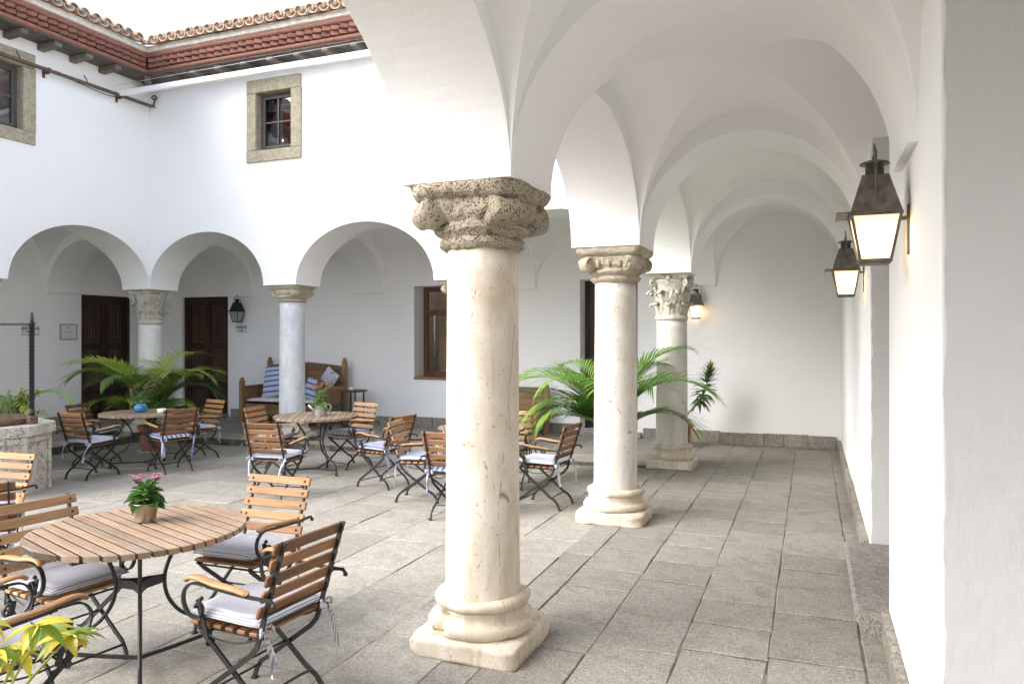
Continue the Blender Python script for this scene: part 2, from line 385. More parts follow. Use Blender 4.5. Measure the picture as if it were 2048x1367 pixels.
def lay(parent, x0, y0, x1, y1, z, mat, gap, ch, jit, gy=None):
    gy = gap if gy is None else gy
    j = lambda: random.uniform(-jit, jit)
    zf = z if callable(z) else (lambda x, y: z)
    p = [(x0+gap/2+j(), y0+gy/2+j()), (x1-gap/2+j(), y0+gy/2+j()), (x1-gap/2+j(), y1-gy/2+j()), (x0+gap/2+j(), y1-gy/2+j())]
    q_ = []
    for a, b in zip(p, p[1:]+p[:1]):
        q_ += [a] + [(a[0]+(b[0]-a[0])*t+random.uniform(-.0035, .0035), a[1]+(b[1]-a[1])*t+random.uniform(-.0035, .0035)) for t in (.3, .68)]
    p = q_; dz = random.uniform(-.0035, .0035)
    zz = [zf(*q)+dz+random.uniform(-.0015, .0015) for q in p]
    MB().slab(p, min(zz)-.05, zz, ch).build('paving_slab', mat, parent)
random.seed(3)
cols = [-1.83, -1.60, -1.14, -.67, -.215, .265]
for a, b in zip(cols, cols[1:]):
    y = 1.55 + random.uniform(-.05, .05)
    while y < 12.45:
        L = random.uniform(.40, .50) if random.random() < .8 else random.uniform(.55, .75)
        if b - a < .3: L *= 1.15
        y2 = min(y+L, 12.45)
        if 12.45-y2 < .2: y2 = 12.45
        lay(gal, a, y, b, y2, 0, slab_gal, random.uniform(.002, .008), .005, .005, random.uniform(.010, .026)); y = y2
y = 1.5
while y < 12.4:
    y2 = min(y+random.uniform(.5, .9), 12.45); lay(gal, .265, y, .44, y2, .003, slab_gal, .008, .005, .003); y = y2
x = -1.83; random.seed(11)
while x > -10.72:
    wd = random.uniform(.40, .60) if x > -4 else random.uniform(.44, .70)
    x2 = max(x-wd, -10.74)
    if x2+10.74 < .25: x2 = -10.74
    y = 1.2 + random.uniform(0, .5)
    while y < 9.8:
        y2 = min(y+random.uniform(.45, .98), 9.815)
        if 9.815-y2 < .25: y2 = 9.815
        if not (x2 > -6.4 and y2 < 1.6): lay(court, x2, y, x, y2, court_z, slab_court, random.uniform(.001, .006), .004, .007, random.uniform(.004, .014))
        y = y2
    x = x2
for (y0, y1) in ((9.82, 10.38), (10.38, 11.05), (11.05, 11.75), (11.75, 12.45)):
    x = -1.84
    while x > -13.2:
        x2 = max(x-random.uniform(.6, 1.1), -13.3)
        lay(bgal, x2, y0, x, y1, .042, slab_court if y0 < 10 else slab_gal, .007, .006, .004); x = x2
for (x0, x1) in ((-11.30, -10.76), (-12.2, -11.3), (-13.3, -12.2)):
    y = 9.815
    while y > 4.2:
        y2 = y-random.uniform(.6, 1.0); lay(bgal, x0, y2, x1, y, .042, slab_court if x1 > -11 else slab_gal, .007, .006, .004); y = y2

# ------------------------------------------------------------------ arches, walls and vaults
def arch_wall(name, axis, f0, f1, spans, ztop, parent, holes=(), rise=RISE, bev=.012, n=44, mat=None):
    """A wall from the springing line up to ztop; spans = [(a, b, 'arch'|'pier')] in running order."""
    S = []
    for a, b, k in spans:
        ts = [(1-math.cos(PI*i/n))/2 for i in range(n+1)] if k == 'arch' else [0, 1]
        ss = sorted(set([a+(b-a)*t for t in ts] + [e for h in holes for e in h[:2] if min(a, b) < e < max(a, b)]), reverse=b < a)
        for s_ in ss:
            q = (s_-(a+b)/2)/((b-a)/2)
            S.append((s_, ZS + (rise*math.sqrt(max(0, 1-q*q)) if k == 'arch' else 0)))
    bm = bmesh.new()
    P = (lambda s_, f, z: (s_, f, z)) if axis == 'x' else (lambda s_, f, z: (f, s_, z))
    def quad(*p):
        try: bm.faces.new([bm.verts.new(q) for q in p])
        except ValueError: pass
    for (s0, z0), (s1, z1) in zip(S, S[1:]):
        if abs(s0-s1) < 1e-6: continue
        quad(P(s0, f0, z0), P(s1, f0, z1), P(s1, f1, z1), P(s0, f1, z0))
        m = (s0+s1)/2; hh = [h for h in holes if min(h[:2]) < m < max(h[:2])]
        zz = [ztop] if not holes else [holes[0][2], holes[0][3], ztop]
        for f in (f0, f1):
            la, lb = z0, z1
            for q, zt in enumerate(zz):
                if not (hh and q == 1): quad(P(s0, f, la), P(s1, f, lb), P(s1, f, zt), P(s0, f, zt))
                la = lb = zt
    for s_, z in (S[0], S[-1]):
        la = z
        for zt in ([ztop] if not holes else [holes[0][2], holes[0][3], ztop]): quad(P(s_, f0, la), P(s_, f1, la), P(s_, f1, zt), P(s_, f0, zt)); la = zt
    bmesh.ops.remove_doubles(bm, verts=bm.verts[:], dist=1e-4)
    bmesh.ops.recalc_face_normals(bm, faces=bm.faces[:])
    me = bpy.data.meshes.new(name); bm.to_mesh(me); bm.free(); me.materials.append(mat or plaster)
    o = link(name, me, parent)
    if bev:
        b = o.modifiers.new('soft_edges', 'BEVEL'); b.width = bev; b.segments = 2; b.limit_method = 'ANGLE'; b.angle_limit = R(38)
    return o
def vault(x0, x1, y0, y1, parent, n=20):
    mb = MB(); cx, cy_, a, b = (x0+x1)/2, (y0+y1)/2, (x1-x0)/2, (y1-y0)/2
    for sg in (1, -1):
        def fx(u, v, sg=sg):
            ny = math.sin(v*PI/2); s_ = math.sin((u-.5)*PI); nx = s_*ny
            return (cx+a*nx, cy_+sg*b*ny, ZS+CROWN*math.sqrt(max(0, 1-nx*nx)))
        def fy(u, v, sg=sg):
            nx = math.sin(v*PI/2); s_ = math.sin((u-.5)*PI); ny = s_*nx
            return (cx+sg*a*nx, cy_+b*ny, ZS+CROWN*math.sqrt(max(0, 1-ny*ny)))
        mb.grid(fx, n*2, n, True); mb.grid(fy, n*2, n, True)
    return mb.build('vault', plaster, parent)
def skirting(parent, axis, f, out, a, b, z0, h=.17, wmin=.3, wmax=.5, proud=.035):
    s_ = a
    while s_ < b-.02:
        e = min(s_+random.uniform(wmin, wmax), b)
        if b-e < .12: e = b
        hh = h+random.uniform(-.012, .012); g = .004; pr = proud+random.uniform(-.006, .006)
        mb = MB(); c = ((s_+e)/2, f+out*pr/2) if axis == 'x' else (f+out*pr/2, (s_+e)/2)
        d = (e-s_-g, pr) if axis == 'x' else (pr, e-s_-g)
        mb.cbox(c[0], c[1], z0+hh/2, d[0], d[1], hh, .006).build('skirting_block', skirt, parent); s_ = e
pier = lambda c: (c-HW, c+HW, 'pier')
# right wing
rw = thing('right_wing', 'white vaulted arcade wing with lanterns on its long inner wall', 'building')
sp = [(-2.36, COLY[0]-HW, 'arch')]
for i, c in enumerate(COLY):
    sp.append(pier(c))
    if i < 3: sp.append((c+HW, COLY[i+1]-HW, 'arch'))
arch_wall('arcade_wall', 'y', XA-HW, XA+HW, sp, 6.4, rw)
for c in COLY: arch_wall('transverse_arch', 'x', c-HW, c+HW, [(XA+HW, XW-.04, 'arch'), (XW-.04, XW+.01, 'pier')], 3.75, rw)
arch_wall('transverse_arch', 'y', XA-HW, XA+HW, [(COLY[3]+HW, YB-.07, 'arch'), (YB-.07, YB+.01, 'pier')], 3.75, rw)
ys = [-2.36]+[c+q*HW for c in COLY for q in (-1, 1)]+[YB]
for a, b in zip(ys[::2], ys[1::2]): vault(XA+HW, XW, a, b, rw)
OPEN = [(1.15, 3.0), (4.84, 6.4)]
def soft_box(name, x0, x1, y0, y1, z0, z1, mat, parent, bev=.012):
    o = MB().box(x0, x1, y0, y1, z0, z1).build(name, mat, parent)
    b = o.modifiers.new('soft_edges', 'BEVEL'); b.width = bev; b.segments = 3
    return o
for y0, y1 in ((-3, 1.15), (3.0, 4.84), (6.4, YB+.35)): soft_box('wall_pier', XW, 1.1, y0, y1, -.1, 3.9, plaster, rw, .01)
MB().box(1.02, 1.3, -3, 7, -.1, 4.2).build('niche_wall', plaster, rw)
def skim(yf, zt):                            # ragged coat of grey plaster on the jambs of the niches
    m = MB(); n = 70
    def f(u, v):
        z = -.05+(zt+.05)*v; e = .012*mnoise.noise(Vector((z*9, yf*3, 1.7)))+.006*mnoise.noise(Vector((z*40, yf, 4)))
        return (XW+.016+e+u*(.60-e-.016), yf-.0035, z)
    m.grid(f, 4, n, False); m.build('jamb_coat', grey_plaster, rw)
skim(3.0, 3.9); skim(6.4, 3.9)
for (o0, o1), (b0, b1) in zip(OPEN, ((COLY[0]+HW, COLY[1]-HW), (COLY[1]+HW, COLY[2]-HW))):
    def barrel(u, v):
        y = o0-.02+(o1-o0+.04)*u; q = (y-(b0+b1)/2)/((b1-b0)/2)
        return (XW-.002+.66*v, y, ZS+CROWN*math.sqrt(max(0, 1-q*q)))
    MB().grid(barrel, 24, 1, True).build('niche_vault', plaster, rw)
MB().box(XA-HW, XW, -3.1, -2.8, -.1, 3.9).build('unseen_end_wall', plaster, rw)  # unseen wall behind the camera, added to keep south light off the jamb
MB().box(-2.3, 1.3, -3, 12.6, 6.4, 6.6).build('roof_slab', beam_wood, rw)
random.seed(21)
skirting(rw, 'y', XW, -1, 3.02, 4.80, 0, .15, .5, .8, .045)
skirting(rw, 'y', XW, -1, 6.42, 9.0, 0, .16, .6, .9, .045)
skirting(rw, 'y', XW, -1, 9.1, 12.4, 0, .16, .6, .9, .05)
# doors behind the niches of the right wing
def make_spindle_mesh(h, r):
    prof = []; n = max(5, int(h/.085))
    for i in range(n):
        z = h*i/n; s_ = h/n
        prof += [(r*.55, z), (r*.5, z+s_*.18), (r, z+s_*.35), (r*.95, z+s_*.55), (r*.5, z+s_*.72), (r*.85, z+s_*.82), (r*.5, z+s_*.95)]
    return MB().lathe([(r*.5, 0)]+prof[1:]+[(r*.5, h)], 6).mesh('spindle', spin_wood)
def door(parent, loc, rz, wd, ht, label, leaves=2):
    """local x across, y out of the wall towards the viewer is -y"""
    d = MB(); fw = .07
    d.box(-wd/2, -wd/2+fw, -.06, .06, 0, ht).box(wd/2-fw, wd/2, -.06, .06, 0, ht).box(-wd/2+fw, wd/2-fw, -.06, .06, ht-fw, ht)
    o = d.build('door', door_wood, parent, loc, (0, 0, rz)); o['label'] = label
    lw = (wd-2*fw)/leaves; H = ht-fw
    for i in range(leaves):
        x0 = -wd/2+fw+i*lw; m = MB(); st = .085; g = .003
        zs = [.02, .62, .74, 1.42, 1.54, H-.12]
        m.box(x0+g, x0+st, -.035, .02, .01, H-g).box(x0+lw-st, x0+lw-g, -.035, .02, .01, H-g)
        for z0, z1 in ((.01, .13), (.58, .70), (1.42, 1.53), (H-.11, H-g)): m.box(x0+st, x0+lw-st, -.034, .02, z0, z1)
        m.cbox(x0+lw/2, -.006, .355, lw-2*st-.03, .03, .40, .012)
        m.box(x0+st, x0+lw-st, .012, .018, .13, H-.11)
        m.build('leaf', door_wood, o)
        for z0, z1 in ((.70, 1.42), (1.53, H-.11)):
            ns = max(4, int((lw-2*st)/.052)); me = make_spindle_mesh(z1-z0, .017)
            for q in range(ns): link('spindle', me, o, (x0+st+(lw-2*st)*(q+.5)/ns, -.012, z0))
        if i == 0:
            MB().tube([(x0+lw-.05, -.04, 1.05), (x0+lw-.05, -.08, 1.05), (x0+lw-.05, -.085, 1.18), (x0+lw-.05, -.04, 1.18)], .009, 6).box(x0+lw-.075, x0+lw-.025, -.041, -.034, 1.0, 1.24).build('handle', iron, o)
    return o
door(rw, (1.0, 5.62, .13), -PI/2, 1.3, 2.3, 'dark door in the deep wall niche above the granite step')
# back wing
bw = thing('back_wing', 'white two storey courtyard wing facing the palms with a small upper window', 'building')
WX0, WX1, WZ0, WZ1 = -8.37, -7.68, 4.736, 5.67
sp = []
for i, c in enumerate(COLX):
    prev = XA-HW if i == 0 else COLX[i-1]-HW
    sp += [(prev, c+HW, 'arch'), (c+HW, c-HW, 'pier')]
arch_wall('arcade_wall', 'x', 10.11-HW, 10.11+HW, sp, 6.4, bw, [(WX0, WX1, WZ0, WZ1)])
for c in COLX: arch_wall('transverse_arch', 'y', c-HW, c+HW, [(10.11+HW, YB-.07, 'arch'), (YB-.07, YB+.01, 'pier')], 3.75, bw)
for a, b in ((COLX[0]+HW, XA-HW), (COLX[1]+HW, COLX[0]-HW), (COLX[2]+HW, COLX[1]-HW), (XL, COLX[2]-HW)): vault(a, b, 10.11+HW, YB, bw)
def holed_wall(name, axis, f0, f1, a, b, z0, z1, holes, parent):
    m = MB(); es = sorted([a, b]+[e for h in holes for e in h[:2]])
    def bx(s0, s1, q0, q1):
        if s1-s0 > 1e-4 and q1-q0 > 1e-4:
            m.box(s0, s1, f0, f1, q0, q1) if axis == 'x' else m.box(f0, f1, s0, s1, q0, q1)
    for s0, s1 in zip(es, es[1:]):
        hh = [h for h in holes if h[0] <= (s0+s1)/2 <= h[1]]
        if hh: bx(s0, s1, z0, hh[0][2]); bx(s0, s1, hh[0][3], z1)
        else: bx(s0, s1, z0, z1)
    return m.build(name, plaster, parent)
D2, W1, D3 = (-12.65, -11.40, .05, 2.57), (-6.95, -5.65, .93, 2.67), (-3.70, -2.70, .12, 2.70)
holed_wall('rear_wall', 'x', YB, YB+.45, XL-.3, 1.3, -.1, 3.9, [D2, W1, D3], bw)
MB().box(XL-.3, 1.3, YB+1.6, YB+1.7, -.1, 3.9).box(XL-.3, 1.3, YB+.46, YB+1.6, -.15, -.05).build('inner_room', m_simple('dim_room_wall', (.30, .22, .15), .9), bw)
door(bw, ((D2[0]+D2[1])/2, YB+.12, .05), 0, D2[1]-D2[0], D2[3]-.05, 'dark spindle door beside the black unlit lantern')
door(bw, ((D3[0]+D3[1])/2, YB+.36, .12), 0, D3[1]-D3[0], D3[3]-.12, 'dark door in a deep white reveal behind the palm')
MB().cbox((D3[0]+D3[1])/2, YB-.02, .08, 1.15, .16, .09, .012).build('threshold', skirt, bw)
MB().cbox((D2[0]+D2[1])/2, YB-.03, .065, 1.3, .2, .07, .012).build('threshold', skirt, bw)
def casement(parent, loc, rz, wd, ht, fmat, nx, nz_, fw=.06, mul=.025, transom=None, name='window'):
    m = MB(); m.box(-wd/2, -wd/2+fw, -.03, .03, 0, ht).box(wd/2-fw, wd/2, -.03, .03, 0, ht).box(-wd/2+fw, wd/2-fw, -.03, .03, 0, fw).box(-wd/2+fw, wd/2-fw, -.03, .03, ht-fw, ht)
    o = m.build(name, fmat, parent, loc, (0, 0, rz))
    iw, ih = wd-2*fw, ht-2*fw
    zc = [fw+ih*k/nz_ for k in range(nz_+1)] if transom is None else [fw, transom, ht-fw]
    xc = [-iw/2+iw*k/nx for k in range(nx+1)]
    for x_ in xc[1:-1]: MB().box(x_-mul/2, x_+mul/2, -.022, .022, fw, ht-fw).build('mullion', fmat, o)
    for z_ in zc[1:-1]: MB().box(-iw/2, iw/2, -.02, .02, z_-mul/2, z_+mul/2).build('glazing_bar', fmat, o)
    for i in range(nx):
        for j in range(len(zc)-1):
            MB().box(xc[i]+mul/2, xc[i+1]-mul/2, -.002, .002, zc[j]+mul/2, zc[j+1]-mul/2).build('pane', glass, o)
    return o
casement(bw, ((W1[0]+W1[1])/2, YB+.40, W1[2]+.03), 0, W1[1]-W1[0], W1[3]-W1[2]-.03, frame_wood, 2, 2, .09, .11, 1.22)
MB().cbox((W1[0]+W1[1])/2, YB+.19, W1[2]+.01, W1[1]-W1[0]-.005, .42, .045, .006).build('window_sill', m_simple('terracotta_sill', (.30, .14, .09), .7, 0, 12, .25, .2), bw)
MB().box(W1[0]+.06, W1[1]-.06, YB+.9, YB+.92, .5, 2.8).build('curtain', m_simple('ochre_curtain', (.50, .33, .18), .9, 0, 3, .25), bw)
random.seed(5)
skirting(bw, 'x', YB, -1, -11.3, -3.8, .04, .17, .45, .9); skirting(bw, 'x', YB, -1, -2.6, XW-.06, 0, .20, .30, .46)
# granite surrounds of the upper windows
def stone_window(parent, M, lamp):
    """local x across the wall, y into the wall, z up; the opening is .69 x .934"""
    w_, h_ = .345, .934; jw, lt = .19, .215
    def part(x0, x1, z0, z1, nm='stone_block'):
        m = MB(); m.cbox((x0+x1)/2, .09, (z0+z1)/2, x1-x0-.003, .216, z1-z0-.003, .007)
        return m
    o = part(-w_-jw, w_+jw, h_, h_+lt).mesh('window', winstone); win = link('window', o, parent); win.matrix_basis = M
    for a in ((-w_-jw, -w_, 0, h_), (w_, w_+jw+.01, 0, h_), (-w_-jw-.005, w_+jw+.005, -.187, 0)): part(*a).build('stone_block', winstone, win)
    m = MB(); fw = .05; y0, y1 = .12, .17
    m.box(-w_, -w_+fw, y0, y1, 0, h_).box(w_-fw, w_, y0, y1, 0, h_).box(-w_+fw, w_-fw, y0, y1, 0, fw).box(-w_+fw, w_-fw, y0, y1, h_-fw, h_)
    m.build('frame', greywin, win)
    m = MB(); s_ = .035; a = w_-fw
    m.box(-a, -a+s_, y0-.012, y1-.012, fw, h_-fw).box(a-s_, a, y0-.012, y1-.012, fw, h_-fw).box(-a+s_, a-s_, y0-.012, y1-.012, fw, fw+s_).box(-a+s_, a-s_, y0-.012, y1-.012, h_-fw-s_, h_-fw)
    m.build('sash', greywin, win)
    MB().box(-.012, .012, y0-.006, y1-.02, fw+s_, h_-fw-s_).build('mullion', greywin, win)
    MB().box(-a+s_, a-s_, y0-.004, y1-.022, h_/2-.012, h_/2+.012).build('glazing_bar', greywin, win)
    for sx in (-1, 1):
        for z0, z1 in ((fw+s_, h_/2-.012), (h_/2+.012, h_-fw-s_)):
            MB().box(min(sx*.012, sx*(a-s_)), max(sx*.012, sx*(a-s_)), .135, .139, z0, z1).build('pane', glass, win)
    room = MB(); room.box(-1.4, 1.4, 2.2, 2.25, -.8, 1.9).box(-1.4, -1.35, .6, 2.2, -.8, 1.9).box(1.35, 1.4, .6, 2.2, -.8, 1.9).box(-1.4, 1.4, .6, 2.2, -.85, -.8).box(-1.4, 1.4, .6, 2.25, 1.9, 1.95)
    room.build('room', m_simple('warm_room_wall', (.42, .26, .14), .9, 0, 2, .3), win)
    if lamp:
        MB().lathe([(0, -.03), (.025, -.015), (.03, .01), (.015, .04), (0, .05)], 10, (-.455, .75, .36)).build('bulb', m_emit('glowing_bulb', (1, .72, .38), 60), win)
    return win
stone_window(bw, Matrix.Translation(((WX0+WX1)/2, 10.11-HW-.012, WZ0)), True)
# left wing
lw_ = thing('left_wing', 'white two storey courtyard wing behind the well with an iron bar', 'building')
YW0, YW1 = 6.83, 7.52
sp = [(COLY[3]-HW, COLY[2]+HW, 'arch'), (COLY[2]+HW, COLY[2]-HW, 'pier'), (COLY[2]-HW, COLY[1]+HW, 'arch'), (COLY[1]+HW, COLY[1]-HW, 'pier')]
arch_wall('arcade_wall', 'y', COLX[2]-HW, COLX[2]+HW, sp, 6.4, lw_, [(YW0, YW1, WZ0, WZ1)])
for c in COLY[1:]: arch_wall('transverse_arch', 'x', c-HW, c+HW, [(XL+.07, COLX[2]-HW, 'arch'), (XL-.01, XL+.07, 'pier')][::-1], 3.75, lw_)
for a, b in ((COLY[1]+HW, COLY[2]-HW), (COLY[2]+HW, COLY[3]-HW)): vault(XL, COLX[2]-HW, a, b, lw_)
D1 = (10.54, 11.70, .05, 2.55)
holed_wall('rear_wall', 'y', XL-.3, XL, 3.6, YB, -.1, 3.9, [D1], lw_)
door(lw_, (XL-.1, (D1[0]+D1[1])/2, .05), PI/2, D1[1]-D1[0], D1[3]-.05, 'dark spindle door behind the palm next to the framed notice')
MB().box(XL-.6, XL-.5, 9, YB, -.1, 3).build('inner_room', door_wood, lw_)
skirting(lw_, 'y', XL, 1, 5.0, 10.5, .04, .17, .5, .9)
stone_window(lw_, Matrix.Translation((COLX[2]+HW+.012, (YW0+YW1)/2, WZ0)) @ Matrix.Rotation(PI/2, 4, 'Z'), False)

# ------------------------------------------------------------------ eaves: boards, beams, brick cornice, tiles
EX, EY, EZ = -10.25, 9.34, 6.10         # lower outer corner of the cornice
def eave(parent, M, length, start, beam0, nb, mirror):
    """local x runs along the wall from the inner corner, y points out of the wall (0 at the cornice front), z up"""
    s_ = -1 if mirror else 1
    L = lambda x, y, z: M @ Vector((x*s_, y, z))
    def put(mb, name, mat, par): return mb.build(name, mat, par)
    b = MB(); nbd = 4
    for k in range(nbd):
        y0, y1 = -.46+.43*k/nbd, -.46+.43*(k+1)/nbd-.006
        x0 = 0
        b.add([L(y1+x0, y0, -.02-.004*(k % 2)), L(length, y0, -.02-.004*(k % 2)), L(length, y1, -.02-.004*(k % 2)), L(y1+x0, y1, -.02-.004*(k % 2)),
               L(y1+x0, y0, .01), L(length, y0, .01), L(length, y1, .01), L(y1+x0, y1, .01)], [(0, 3, 2, 1), (4, 5, 6, 7), (0, 1, 5, 4), (1, 2, 6, 5), (2, 3, 7, 6), (3, 0, 4, 7)])
    board = put(b, 'eave_board', beam_wood, parent)
    for k in range(nb):
        xx = beam0+.515*k
        v, f = cbox_data(.115, .40, .095, .01)
        mb = MB(); mb.add([L(xx+p.x, -.262+p.y, -.070+p.z+(.018 if (p.y > .15 and p.z < 0) else 0)) for p in v], f); put(mb, 'beam', beam_end, board)
    cor = MB()
    # backing with lower and upper rounded mouldings, mitred at the corner
    def run(y, z, r, n=10):
        for side in (0,):
            vs_ = []
            for p_i, xx in enumerate((-y, length)):
                for q in range(n):
                    a = 2*PI*q/n; yy = y+r*math.cos(a); zz = z+r*math.sin(a)
                    vs_.append(L((yy if p_i == 0 else length), yy, zz))
            cor.add(vs_, [(q, (q+1) % n, n+(q+1) % n, n+q) for q in range(n)], True)
    run(-.035, .035, .037); run(.045, .255, .042)
    def strip(y0, y1, z0, z1):
        cor.add([L(y0, y0, z0), L(length, y0, z0), L(length, y1, z0), L(y1, y1, z0), L(y0, y0, z1), L(length, y0, z1), L(length, y1, z1), L(y1, y1, z1)],
                [(0, 3, 2, 1), (4, 5, 6, 7), (0, 1, 5, 4), (1, 2, 6, 5), (2, 3, 7, 6), (3, 0, 4, 7)])
    strip(-.42, -.07, .0, .30)
    cob = put(cor, 'cornice', red_m, parent)
    for row, (z0, yo, off) in enumerate(((.076, -.04, 0), (.143, .0, .078))):
        xx = .10+off-(.04 if row else 0)
        while xx < length:
            mb = MB(); v, f = cbox_data(.128, .12, .060, .004)
            T = Matrix.Rotation(R(-19)+random.uniform(-.04, .04), 3, 'Z')
            jz = random.uniform(-.003, .003)
            mb.add([L(xx+(T @ p).x, yo+(T @ p).y, z0+.033+p.z+jz) for p in v], f); put(mb, 'cornice_brick', red_m, cob); xx += .156
    # white mortar bed over the cornice, then the tiles
    mo = MB(); nn = 60
    def bed(u, v):
        x_ = u*length; prof = [(-.40, .30), (.05, .295), (.085, .31), (.085, .40), (-.40, .55)][min(4, int(v*4+.5))]
        wob = .008*mnoise.noise(Vector((x_*6+start, prof[0]*5, prof[1]*3)))
        return L(max(x_, prof[0]) if u > 0 else prof[0], prof[0]+wob, prof[1]+wob)
    mo.grid(bed, nn, 4, False); roof = put(mo, 'roof', mortar_w, parent)
    sl = MB(); sl.add([L(.10, .10, .37), L(length, .10, .37), L(length, -3.2, 1.5), L(-3.2, -3.2, 1.5)], [(0, 1, 2, 3)]); put(sl, 'roof_slope', tile_m, roof)
    tn = Vector((0, -math.cos(R(19)), math.sin(R(19))))
    def tile(xc, up, y, z, r0, r1, ln):
        mb = MB(); n = 9; th = .015; vs_ = []
        jx, jz, jr = random.uniform(-.008, .008), random.uniform(-.006, .006), random.uniform(-.05, .05)
        for e, (rr, t_) in enumerate(((r0, 0), (r1, ln))):
            for ring in (0, th):
                for q in range(n+1):
                    a = PI*q/n; sgn = 1 if up else -1
                    px = (rr-ring)*math.cos(a); pz = (rr-ring)*math.sin(a)*sgn
                    vs_.append(L(xc+jx+px+jr*t_*.2, y-t_*math.cos(R(19)), z+jz+pz+t_*math.sin(R(19))))
        m = n+1; f = []
        for q in range(n):
            f += [(q, q+1, 2*m+q+1, 2*m+q), (m+q, 3*m+q, 3*m+q+1, m+q+1), (q, m+q, m+q+1, q+1), (2*m+q, 2*m+q+1, 3*m+q+1, 3*m+q)]
        f += [(0, 2*m, 3*m, m), (n, m+n, 3*m+n, 2*m+n)]
        mb.add(vs_, f, False); mb.build('roof_tile', tile_m if not up else tile_m, roof)
    xx = start
    while xx < length-.1:
        tile(xx, False, .20, .455, .088, .075, .5); tile(xx+.097, True, .165, .465, .078, .09, .5)
        m = MB()
        m.lathe([(.0, -.02), (.05, -.018), (.062, -.01), (.062, .02), (0, .03)], 10, (0, 0, 0), lambda p, r: nz(p+V(xx, 0, 0), 20, .012), False, Matrix.Translation((0, 0, .012)) @ Matrix.Rotation(PI/2, 4, 'X')); MB2 = MB()
        MB2.add([L(xx+.097+p[0], .105+p[1], .475+max(-.012, p[2])) for p in m.v], m.f); MB2.build('mortar_plug', tile_edge, roof)
        xx += .194
Mb = Matrix.Translation((EX, EY, EZ)) @ Matrix(((1, 0, 0, 0), (0, -1, 0, 0), (0, 0, 1, 0), (0, 0, 0, 1)))
random.seed(31)
eave(bw, Mb, 7.9, .16, .38, 15, False)
Ml = Matrix.Translation((EX, EY, EZ)) @ Matrix(((0, 1, 0, 0), (-1, 0, 0, 0), (0, 0, 1, 0), (0, 0, 0, 1)))
eave(lw_, Ml, 5.0, .20, .50, 9, False)
MB().cbox(0, 0, 0, .11, .5, .12, .01).build('beam', beam_wood, bw, (EX-.20, EY+.20, EZ-.09), (0, 0, R(45)))
# white gable of a neighbouring house behind the roof
ng = thing('neighbour_gable', 'white sloping gable edge with lichen tiles rising behind the back roof', 'building', (-7.0, 12.2, 7.0))
def gz(x): return 1.02-.62*(x+.2)
g = MB(); g.prism([(-.62, -1.0), (1.4, -1.0), (1.4, gz(1.4)-.05), (-.62, gz(-.62)-.05)], 0, .3, Matrix.Rotation(PI/2, 4, 'X')); g.build('wall', plaster, ng)
MB().add([(-.72, -.38, gz(-.62)-.02), (1.5, -.38, gz(1.5)-.08), (1.5, .05, gz(1.5)-.08), (-.72, .05, gz(-.62)-.02), (-.72, -.38, gz(-.62)+.10), (1.5, -.38, gz(1.5)+.04), (1.5, .05, gz(1.5)+.04), (-.72, .05, gz(-.62)+.10)], [(0, 3, 2, 1), (4, 5, 6, 7), (0, 1, 5, 4), (1, 2, 6, 5), (2, 3, 7, 6), (3, 0, 4, 7)]).build('coping', white_metal, ng)
for k in range(8):
    x_ = -.5+.24*k; vv = []
    MB().lathe([(.085, 0), (.07, .34)], 10, (0, 0, 0), None, True, Matrix.Translation((x_, .0, gz(x_)+.12)) @ Matrix.Rotation(R(90), 4, 'X') @ Matrix.Translation((0, 0, -.2))).build('roof_tile', tile_m, ng)
# ------------------------------------------------------------------ columns
def plinth_mesh(hw, h, seed, mat):
    bm = bmesh.new(); bmesh.ops.create_cube(bm, size=1); bmesh.ops.subdivide_edges(bm, edges=bm.edges[:], cuts=7, use_grid_fill=True)
    for v in bm.verts:
        p = v.co; q = Vector((p.x*2*hw, p.y*2*hw, (p.z+.5)*h)); ex = max(0, abs(p.x)-.40)/.1; ey = max(0, abs(p.y)-.40)/.1; ez = max(0, p.z-.3)/.2
        cut = .012*(ex*ey+ex*ez+ey*ez); q.x -= math.copysign(cut, p.x)*(ex > 0); q.y -= math.copysign(cut, p.y)*(ey > 0); q.z -= cut*(ez > 0)*.8
        d = mnoise.noise(Vector((q.x*7+seed, q.y*7, q.z*9)))
        if ex*ey > 0 and d > -.1: q.x -= math.copysign(.07*(d+.1), p.x); q.y -= math.copysign(.07*(d+.1), p.y)
        q += nz((q.x+seed, q.y, q.z), 9, .011); v.co = q
    me = bpy.data.meshes.new('plinth'); bm.to_mesh(me); bm.free(); me.materials.append(mat)
    for f in me.polygons: f.use_smooth = True
    return me
